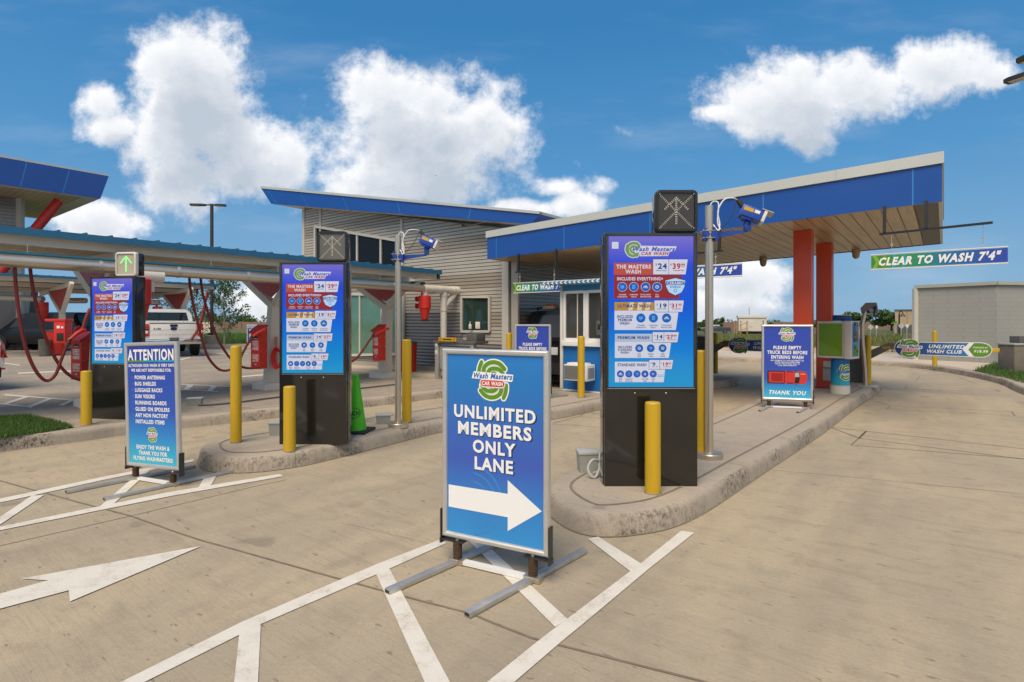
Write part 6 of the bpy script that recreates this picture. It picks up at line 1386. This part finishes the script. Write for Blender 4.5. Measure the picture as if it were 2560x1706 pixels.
def suv(label, loc, rz, body, Lc=4.9, W=1.95, H=1.75, rack=True, lit=False):
    t = thing('parked_car', label, 'car', loc, rz, 'cars'); w = W/2; b = 1.05
    s = [(0, half(w-.10, .45, b-.10)), (.12, half(w-.03, .36, b)), (.5, half(w, .30, b)), (1.4, half(w, .28, b)), (3.2, half(w, .28, b-.01)), (4.2, half(w-.02, .30, b-.06)), (4.7, half(w-.10, .34, b-.16)), (Lc, half(w-.24, .42, b-.30))]
    merge(loft(s, body).build('body', t))
    def gh(y, z, k): return (y, [(0, b-.03), (w-.06, b-.03), (w-.09-k*.3, b+(z-b)*.55), (w-.20-k*.3, z-.05), (w-.32-k*.3, z), (0, z+.02)])
    g = [gh(.10, b+.06, 0), (.32, [(0, b-.03), (w-.05, b-.03), (w-.09, b+.36), (w-.17, H-.08), (w-.30, H-.02), (0, H)]), (.9, [(0, b-.03), (w-.04, b-.03), (w-.09, b+.36), (w-.17, H-.05), (w-.30, H), (0, H+.02)]), (2.5, [(0, b-.03), (w-.04, b-.03), (w-.09, b+.36), (w-.17, H-.05), (w-.30, H), (0, H+.02)]), (3.0, [(0, b-.03), (w-.05, b-.03), (w-.10, b+.30), (w-.18, H-.14), (w-.30, H-.09), (0, H-.07)]), (3.85, [(0, b-.04), (w-.08, b-.04), (w-.10, b-.03), (w-.12, b-.02), (w-.2, b-.015), (0, b)])]
    merge(loft(g, body).build('cabin', t))
    mb = MB()
    for sx in (-1, 1):
        for y0, y1, e0, e1 in ((.55, 1.35, .05, 0), (1.45, 2.35, 0, 0), (2.42, 3.1, 0, .42)): mb.poly([(sx*(w-.048), y0, b+.02), (sx*(w-.048), y1+e1*.7, b+.02), (sx*(w-.155), y1-e1*.2, H-.16), (sx*(w-.155), y0+e0, H-.16)], 'carglass')
    mb.poly([(-w+.2, .085, b+.08), (w-.2, .085, b+.08), (w-.26, .262, H-.12), (-w+.26, .262, H-.12)], 'carglass'); mb.poly([(-w+.18, 3.78, b+.04), (w-.18, 3.78, b+.04), (w-.32, 3.06, H-.12), (-w+.32, 3.06, H-.12)], 'carglass'); mb.build('window', t, fix=False, smooth=0)
    for sx in (-1, 1):
        mb = MB(); q = [(sx*(w-.03), .02, .78), (sx*(w+.012), .20, .82), (sx*(w-.0), .22, 1.06), (sx*(w-.10), .055, 1.18), (sx*(w-.16), -.005, 1.08), (sx*(w-.16), -.012, .80)]; mb.prism(q, (0, -.015, 0), 'tail_lit' if lit else 'tail'); mb.build('tail_light', t)
        mb = MB(); mb.box((sx*(w-.22), -.005, .52), (.28, .03, .035), 'tail'); mb.build('reflector', t); mb = MB(); mb.tube([(sx*(w-.30), -.02, .36), (sx*(w-.30), .3, .36)], .045, 'chrome', 14); mb.tube([(sx*(w-.30), -.024, .36), (sx*(w-.30), -.01, .36)], .036, 'black', 12); mb.build('exhaust', t)
    mb = MB(); mb.box((0, .02, .44), (W-.3, .16, .26), 'black', .03); mb.build('bumper', t); mb = MB(); mb.box((0, -.012, .83), (.34, .02, .17), 'white', .01); mb.build('number_plate', t)
    for x in (-w+.11, w-.11):
        for y in (.95, 3.9): wheel(t, x, y, .37, .24)
    if rack:
        for sx in (-1, 1): mb = MB(); mb.tube(catmull([(sx*(w-.26), .5, H), (sx*(w-.26), .62, H+.07), (sx*(w-.26), 2.4, H+.08), (sx*(w-.26), 2.55, H)], 4), .018, 'black', 8); mb.build('roof_rail', t)
    return t
cs = suv('dark car with roof rails waiting between the booth and the siding wall', L(10.35, -6.92), RL, 'cardark')
t = thing('roof_load', 'small red and tan bundle lying on the dark car roof', 'luggage', L(10.85, -7.25, 1.77), RL); mb = MB(); mb.box((0, 0, .045), (.34, .3, .08), 'tan', .02); mb.build('box', t); mb = MB(); mb.box((.02, 0, .10), (.2, .22, .04), 'red2', .012); mb.build('bag', t)
suv('dark car parked far left behind the green cone, driver window down', P(238, 870, 26.5)*1, R(86), 'cardark', 4.9, 1.95, 1.78, False).location.z = K
suv('light car whose rear corner enters at the left edge', Vector((-10.28, 10.10, K)), R(64), 'carwhite', 4.6, 1.86, 1.66, False, False).scale.z = .8
def pickup(label, loc, rz, body, txt=True):
    t = thing('parked_pickup', label, 'pickup', loc, rz, 'pickups'); w = .98
    bed = [(0, half(w-.03, .55, 1.32, .05, .03)), (.10, half(w, .50, 1.34, .06, .04)), (2.0, half(w, .46, 1.34, .06, .04)), (3.9, half(w, .46, 1.30, .06, .04)), (5.0, half(w-.02, .46, 1.26, .08, .05)), (5.7, half(w-.10, .5, 1.16, .1, .06))]
    merge(loft(bed, body).build('body', t)); H = 1.84; b = 1.30
    g = [(2.0, [(0, b), (w-.06, b), (w-.10, b+.30), (w-.18, H-.10), (w-.30, H-.04), (0, H-.02)]), (2.15, [(0, b), (w-.04, b), (w-.09, b+.32), (w-.17, H-.06), (w-.30, H), (0, H+.02)]), (3.4, [(0, b), (w-.04, b), (w-.09, b+.32), (w-.17, H-.06), (w-.30, H), (0, H+.02)]), (4.25, [(0, b-.03), (w-.08, b-.03), (w-.10, b-.02), (w-.14, b-.01), (w-.2, b), (0, b+.01)])]
    merge(loft(g, body).build('cabin', t)); mb = MB()
    mb.poly([(-w+.22, 1.99, b+.08), (w-.22, 1.99, b+.08), (w-.30, 1.99, H-.13), (-w+.30, 1.99, H-.13)], 'carglass')
    for sx in (-1, 1):
        for y0, y1 in ((2.2, 2.9), (2.98, 3.7)): mb.poly([(sx*(w-.045), y0, b+.05), (sx*(w-.045), y1+.1, b+.05), (sx*(w-.155), y1-.1, H-.14), (sx*(w-.155), y0+.03, H-.14)], 'carglass')
    mb.build('window', t, fix=False, smooth=0)
    mb = MB(); mb.box((0, -.012, .98), (1.50, .05, .58), body, .015); mb.box((0, -.012, 1.275), (1.52, .07, .03), 'dgrey', .006); tg = mb.build('tailgate', t)
    mb = MB(); fr = Fr(mb, (0, -.04, 1.0), (1, 0, 0), (0, 0, 1), .003); fr.rect(-.72, .02, .72, .03, 'igrey', 1); fr.rect(-.72, -.16, .72, -.15, 'igrey', 1); fr.circ(0, .07, .10, 'igrey', 1, 20); fr.stroke([(-.05, .07), (.05, .07)], .11, 'inavy', 2, 0)
    if txt: fr.text('F-150', -.53, .07, .055, 'iblack', 2, .22, 'o')
    mb.build('badge', tg, fix=False, smooth=0); mb = MB(); mb.box((0, -.045, 1.19), (.24, .03, .09), 'black', .01); mb.build('handle', tg)
    for sx in (-1, 1):
        mb = MB(); mb.box((sx*(w-.10), -.005, 1.02), (.20, .09, .46), 'tail', .02); mb.box((sx*(w-.10), -.052, .95), (.14, .01, .10), 'white', .004); mb.build('tail_light', t)
    mb = MB(); mb.box((0, -.10, .58), (1.86, .20, .20), 'chrome', .03); mb.build('bumper', t); mb = MB(); mb.box((0, -.15, .66), (.32, .10, .16), 'dgrey', .01); mb.build('number_plate', t); mb = MB(); mb.bar((0, .1, .42), (0, -.30, .42), .06, .06, 'black'); mb.build('tow_hitch', t)
    for x in (-w+.14, w-.14):
        for y in (1.0, 4.7): wheel(t, x, y, .40, .27)
    mb = MB(); mb.box((0, .9, 1.32), (1.5, 1.7, .03), 'black'); mb.build('bed_cover', t); return t
pickup('white pickup parked tailgate first under the far vacuum shelter', Vector((-12.75, 20.95, K)), R(38), 'carwhite')
pk = pickup('small distant grey pickup beside the office trailer', Vector((44.0, 112, -.9)), R(72), 'cargrey', False)
# driver in the dark car: one skinned body, hair and shirt as parts
c = P(160, 800, 25.9)
def person():
    t = thing('person', 'person with dark hair in dark top sitting at the car window', 'person', Vector((c.x, c.y, c.z)))
    def skin(name, pts, edges, rad, m):
        me = bpy.data.meshes.new(name); me.from_pydata(pts, edges, []); o = bpy.data.objects.new(name, me); COL.objects.link(o); o.parent = t
        md = o.modifiers.new('skin', 'SKIN'); o.modifiers.new('sub', 'SUBSURF').render_levels = 2
        for v, r_ in zip(me.skin_vertices[0].data, rad): v.radius = (r_, r_)
        me.skin_vertices[0].data[0].use_root = True; me.materials.append(MATS[m]); return o
    skin('body', [(0, 0, -.75), (0, 0, -.45), (0, 0, -.2), (0, 0, -.10), (0, -.01, .0), (0, -.02, .10), (.17, 0, -.22), (.24, -.14, -.42), (.16, -.32, -.40), (-.17, 0, -.22), (-.24, -.12, -.44), (-.14, -.32, -.42)], [(0, 1), (1, 2), (2, 3), (3, 4), (4, 5), (2, 6), (6, 7), (7, 8), (2, 9), (9, 10), (10, 11)], [.15, .15, .13, .055, .085, .08, .07, .05, .035, .07, .05, .035], 'skin')
    skin('shirt', [(0, 0, -.75), (0, 0, -.45), (0, 0, -.21), (.17, 0, -.22), (.235, -.12, -.40), (-.17, 0, -.22), (-.235, -.11, -.42)], [(0, 1), (1, 2), (2, 3), (3, 4), (2, 5), (5, 6)], [.165, .165, .14, .085, .062, .085, .062], 'cloth')
    skin('hair', [(0, .03, .03), (0, .015, .12), (0, -.03, .15)], [(0, 1), (1, 2)], [.085, .092, .06], 'hair')
person()

# ------------------------------------------------------------------ far buildings and walls
t = thing('office_trailer', 'beige site office trailer on blocks in the field', 'trailer', P(1880, 836, 110)); t.location.z = -.95; b = Vector(t.location); WM[t.name] = Matrix.Translation(b) @ Matrix.Rotation(R(-20), 4, 'Z'); t.rotation_euler = (0, 0, R(-20)); mb = MB(); mb.box((0, 2, 1.9), (5.0, 7, 2.6), 'cream'); mb.build('wall', t)
mb = MB(); mb.box((0, 2, 3.45), (5.3, 7.3, .55), 'offwhite', .03); mb.build('roof', t); mb = MB(); mb.box((-.3, -1.52, 2.2), (.8, .06, 1.3), 'offwhite'); mb.box((-.3, -1.56, 2.2), (.62, .04, .06), 'lgrey'); mb.build('window', t); mb = MB(); mb.box((1.9, -1.54, 2.0), (.25, .06, 1.9), 'iwhite'); mb.box((1.9, -1.58, 2.2), (.14, .02, 1.3), 'iblack'); mb.build('notice', t)
mb = MB(); mb.box((2.53, 1.0, 2.1), (.06, .35, 1.3), 'dgrey'); mb.build('door', t); mb = MB(); mb.box((0, 2, .3), (4.4, 6, .6), 'black'); mb.build('underframe', t); mb = MB(); mb.tube([(-.4, 2, 3.7), (-.4, 2, 5.3)], .05, 'dgrey', 6); mb.build('aerial', t)
t = thing('timber_stair', 'orange timber stair between the grey pickup and the trailer', 'stair', P(1834, 836, 108)); t.location.z = -.95; WM[t.name] = Matrix.Translation(t.location)
mb = MB()
for i in range(4): mb.box((1.0+i*.45, 0, .3+i*.3), (.45, 1.0, .08), 'orange')
mb.build('tread', t); mb = MB()
for x in (-.1, .35, 1.2, 2.4): mb.box((x, -.5, 1.3), (.14, .14, 2.6), 'orange')
mb.bar((0, -.5, 1.2), (2.6, -.5, 2.4), .1, .12, 'orange'); mb.build('rail', t)
t = thing('tan_building', 'distant tan box building behind the black street lamp', 'building', P(2262, 835, 118)); t.location.z = -.96; b = Vector(t.location); WM[t.name] = Matrix.Translation(b); t.rotation_euler = (0, 0, R(-36)); h = P(2262, 776, 118).z+.96
mb = MB(); mb.box((3.5, 4, h/2), (10.4, 8, h), 'tan'); mb.build('wall', t); mb = MB(); mb.box((3.5, 4, h+.05), (10.7, 8.3, .25), 'dgrey'); mb.build('roof_edge', t); mb = MB(); mb.box((3.5, -.03, .9), (9.8, .06, 1.9), 'dgrey'); mb.build('shopfront', t); mb = MB(); mb.box((3.2, -.08, 3.0), (1.5, .06, 2.4), 'white'); mb.build('door', t); mb = MB()
for x in (.4, 3.4, 6.4): mb.box((x, -.02, h/2+1), (.06, .05, h-2), 'dgrey')
mb.build('wall_joint', t)
def longwall(label, p0, p1, h, m='brown_wall'):
    a, b = Vector(p0), Vector(p1); t = thing('perimeter_wall', label, 'wall', a); mb = MB(); mb.bar(a+Vector((0, 0, h/2)), b+Vector((0, 0, h/2)), .3, h, m); mb.build('panel', t, world=True); mb = MB(); n = int((b-a).length/6)
    for i in range(n+1): p = a+(b-a)*i/n; mb.box((p.x, p.y-.1, h/2+a.z+.1), (.45, .45, h+.2), m)
    mb.build('pier', t, world=True); return t
longwall('long low brown wall far behind the weeds at left', (-118, 178, -.96), (-68, 178, -.96), 2.4)
longwall('long low brown wall far behind the field at right', (58, 185, -.96), (150, 185, -.96), 2.4)
t = thing('utility_box', 'small beige utility box far off beside the left lamp post', 'utility box', P(517, 829, 90)); WM[t.name] = Matrix.Translation(t.location); mb = MB(); mb.box((0, 0, .35), (2.2, 1.5, 2.6), 'cream', .05); mb.build('body', t); mb = MB(); mb.box((0, 0, 1.72), (2.3, 1.6, .14), 'tan'); mb.build('roof', t)
t = thing('construction_barrel', 'orange barrel in the field beside the reader post', 'barrel', P(2145, 842, 58)); t.location.z = -.33; WM[t.name] = Matrix.Translation(t.location); mb = MB(); mb.lathe((0, 0, 0), [(.3, 0), (.28, .3), (.26, .6), (.22, 1.0), (.2, 1.02)], 'orange', 14); mb.build('barrel', t)
t = thing('survey_stake', 'thin wooden stake standing in the weeds near the birch trees', 'stake', P(573, 852, 36)); t.location.z = -.06; WM[t.name] = Matrix.Translation(t.location); mb = MB(); mb.box((0, 0, .45), (.05, .03, .9), 'bark'); mb.build('stake', t)

# ------------------------------------------------------------------ trees
def leaf_quad(mb, c, s, m):
    a = Vector((random.gauss(0, 1), random.gauss(0, 1), random.gauss(0, 1))).normalized(); b = a.orthogonal().normalized(); b = Matrix.Rotation(random.uniform(0, 6.28), 3, a) @ b; d = a.cross(b)
    mb.poly([c-b*s, c+d*s*.45, c+b*s, c-d*s*.45], m)
def young_tree(label, base, h, w, n, pale=True):
    t = thing('young_tree', label, 'tree', base, 0, 'young staked trees'); mb = MB(); m = 'bark_pale' if pale else 'bark'
    tr = catmull([(0, 0, 0), (.03, .02, h*.3), (-.03, 0, h*.6), (.01, 0, h*.97)], 5); mb.tube(tr, [.055*(1-.85*i/(len(tr)-1)) for i in range(len(tr))], m, 8); tips = []
    for i in range(30):
        f = .20+.76*i/30; z = h*f; a = i*2.4+random.uniform(-.3, .3); l = w*(1.05-abs(f-.42)*1.25)*random.uniform(.55, 1.05)*.5; p0 = Vector((0, 0, z)); p1 = p0+Vector((math.cos(a)*l, math.sin(a)*l, l*random.uniform(.5, 1.0)))
        mb.tube([p0, (p0+p1)/2+Vector((0, 0, .03)), p1], [.018*(1.1-f), .012*(1.1-f), .004], m, 5); tips.append((p0, p1))
    mb.build('trunk', t); mb = MB()
    for _ in range(n):
        p0, p1 = random.choice(tips); f = random.uniform(.35, 1.1); c = p0+(p1-p0)*f+Vector((random.gauss(0, .13), random.gauss(0, .13), random.gauss(0, .13)))
        leaf_quad(mb, c, random.uniform(.05, .10), 'leaf' if random.random() < .75 else 'leaf_dark')
    mb.build('crown', t, fix=False, smooth=0); return t
b = P(560, 858, 33); b.z = -.05; young_tree('slender young tree with pale trunk right of the left lamp post', b, P(560, 697, 33).z+.05, 3.1, 2600)
b = P(462, 858, 34); b.z = -.05; young_tree('young tree behind the accessible parking sign', b, P(462, 722, 34).z+.05, 3.0, 1900)
b = P(505, 858, 40); b.z = -.1; young_tree('faint thin sapling between the two young trees', b, P(505, 765, 40).z, 1.9, 420)
def bush(mb, c, rx, ry, rz, n, s, ms=('leaf_dark', 'leaf')):
    """crown of leaf clumps: lobes on an ellipsoid, each lobe filled with small faces"""
    lobes = [(Vector((random.gauss(0, .5)*rx, random.gauss(0, .5)*ry, random.uniform(-.35, .75)*rz)), random.uniform(.28, .5)) for _ in range(12)]
    for _ in range(n):
        o, k = random.choice(lobes); d = Vector((random.gauss(0, 1), random.gauss(0, 1), random.gauss(0, 1))).normalized()*random.uniform(.55, 1.0)
        leaf_quad(mb, c+o+Vector((d.x*rx*k, d.y*rx*k, d.z*rz*k*1.1)), s*random.uniform(.6, 1.3), ms[0] if random.random() < .62 else ms[1])
def bushy_tree(label, px0, px1, ytop, ybase, Y, n=1500, s=.34, grp='broad trees along the road'):
    c0, c1 = P(px0, ytop, Y), P(px1, ybase, Y); cx = (c0.x+c1.x)/2; g = c1.z; h = c0.z-g; rx = abs(c1.x-c0.x)/2
    t = thing('broad_tree', label, 'tree', Vector((cx, Y, g)), 0, grp); mb = MB(); mb.tube([(0, 0, -.3), (0, 0, h*.5)], [.3, .16], 'bark', 8)
    for i in range(5): a = i*1.3; mb.tube([(0, 0, h*.25), (math.cos(a)*rx*.5, math.sin(a)*rx*.4, h*.62)], [.14, .05], 'bark', 6)
    mb.build('trunk', t); mb = MB(); bush(mb, Vector((0, 0, h*.52)), rx*.72, rx*.6, h*.52, n, s); mb.build('crown', t, fix=False, smooth=0); return t
bushy_tree('round dark green tree behind the reader post, left of the pair', 2092, 2182, 783, 822, 150, 2600, .42)
bushy_tree('wide dark green tree beside the tan building', 2158, 2300, 779, 824, 145, 4200, .42)
bushy_tree('round tree right of the steel pole behind the grey pickup', 1772, 1815, 798, 832, 150, 1300, .36)
bushy_tree('tree cut by the steel pole at the far field edge', 1738, 1772, 803, 832, 150, 1100, .36)
bushy_tree('small far tree top between the red columns', 1995, 2050, 803, 826, 150, 900, .32)
bushy_tree('tiny far tree above the truck beds stand', 1917, 1942, 806, 826, 160, 400, .3)
mb = MB()
for i in range(46):
    x = -132+i*1.75+random.uniform(-.8, .8); Y = 195+random.uniform(-6, 14); hh = random.uniform(3.6, 5.6); bush(mb, Vector((x, Y, -.9+hh*.5)), random.uniform(2.2, 3.6), 2.2, hh*.52, 260, .42)
tag(mb.build('treeline', fix=False, smooth=0), kind='stuff')
mb = MB()
for i in range(30):
    x = 66+i*3.2+random.uniform(-1.5, 1.5); Y = 215+random.uniform(-6, 14); hh = random.uniform(2.0, 3.4); bush(mb, Vector((x, Y, -.9+hh*.5)), random.uniform(2, 3.4), 2.2, hh*.52, 170, .42)
tag(mb.build('treeline', fix=False, smooth=0), kind='stuff')
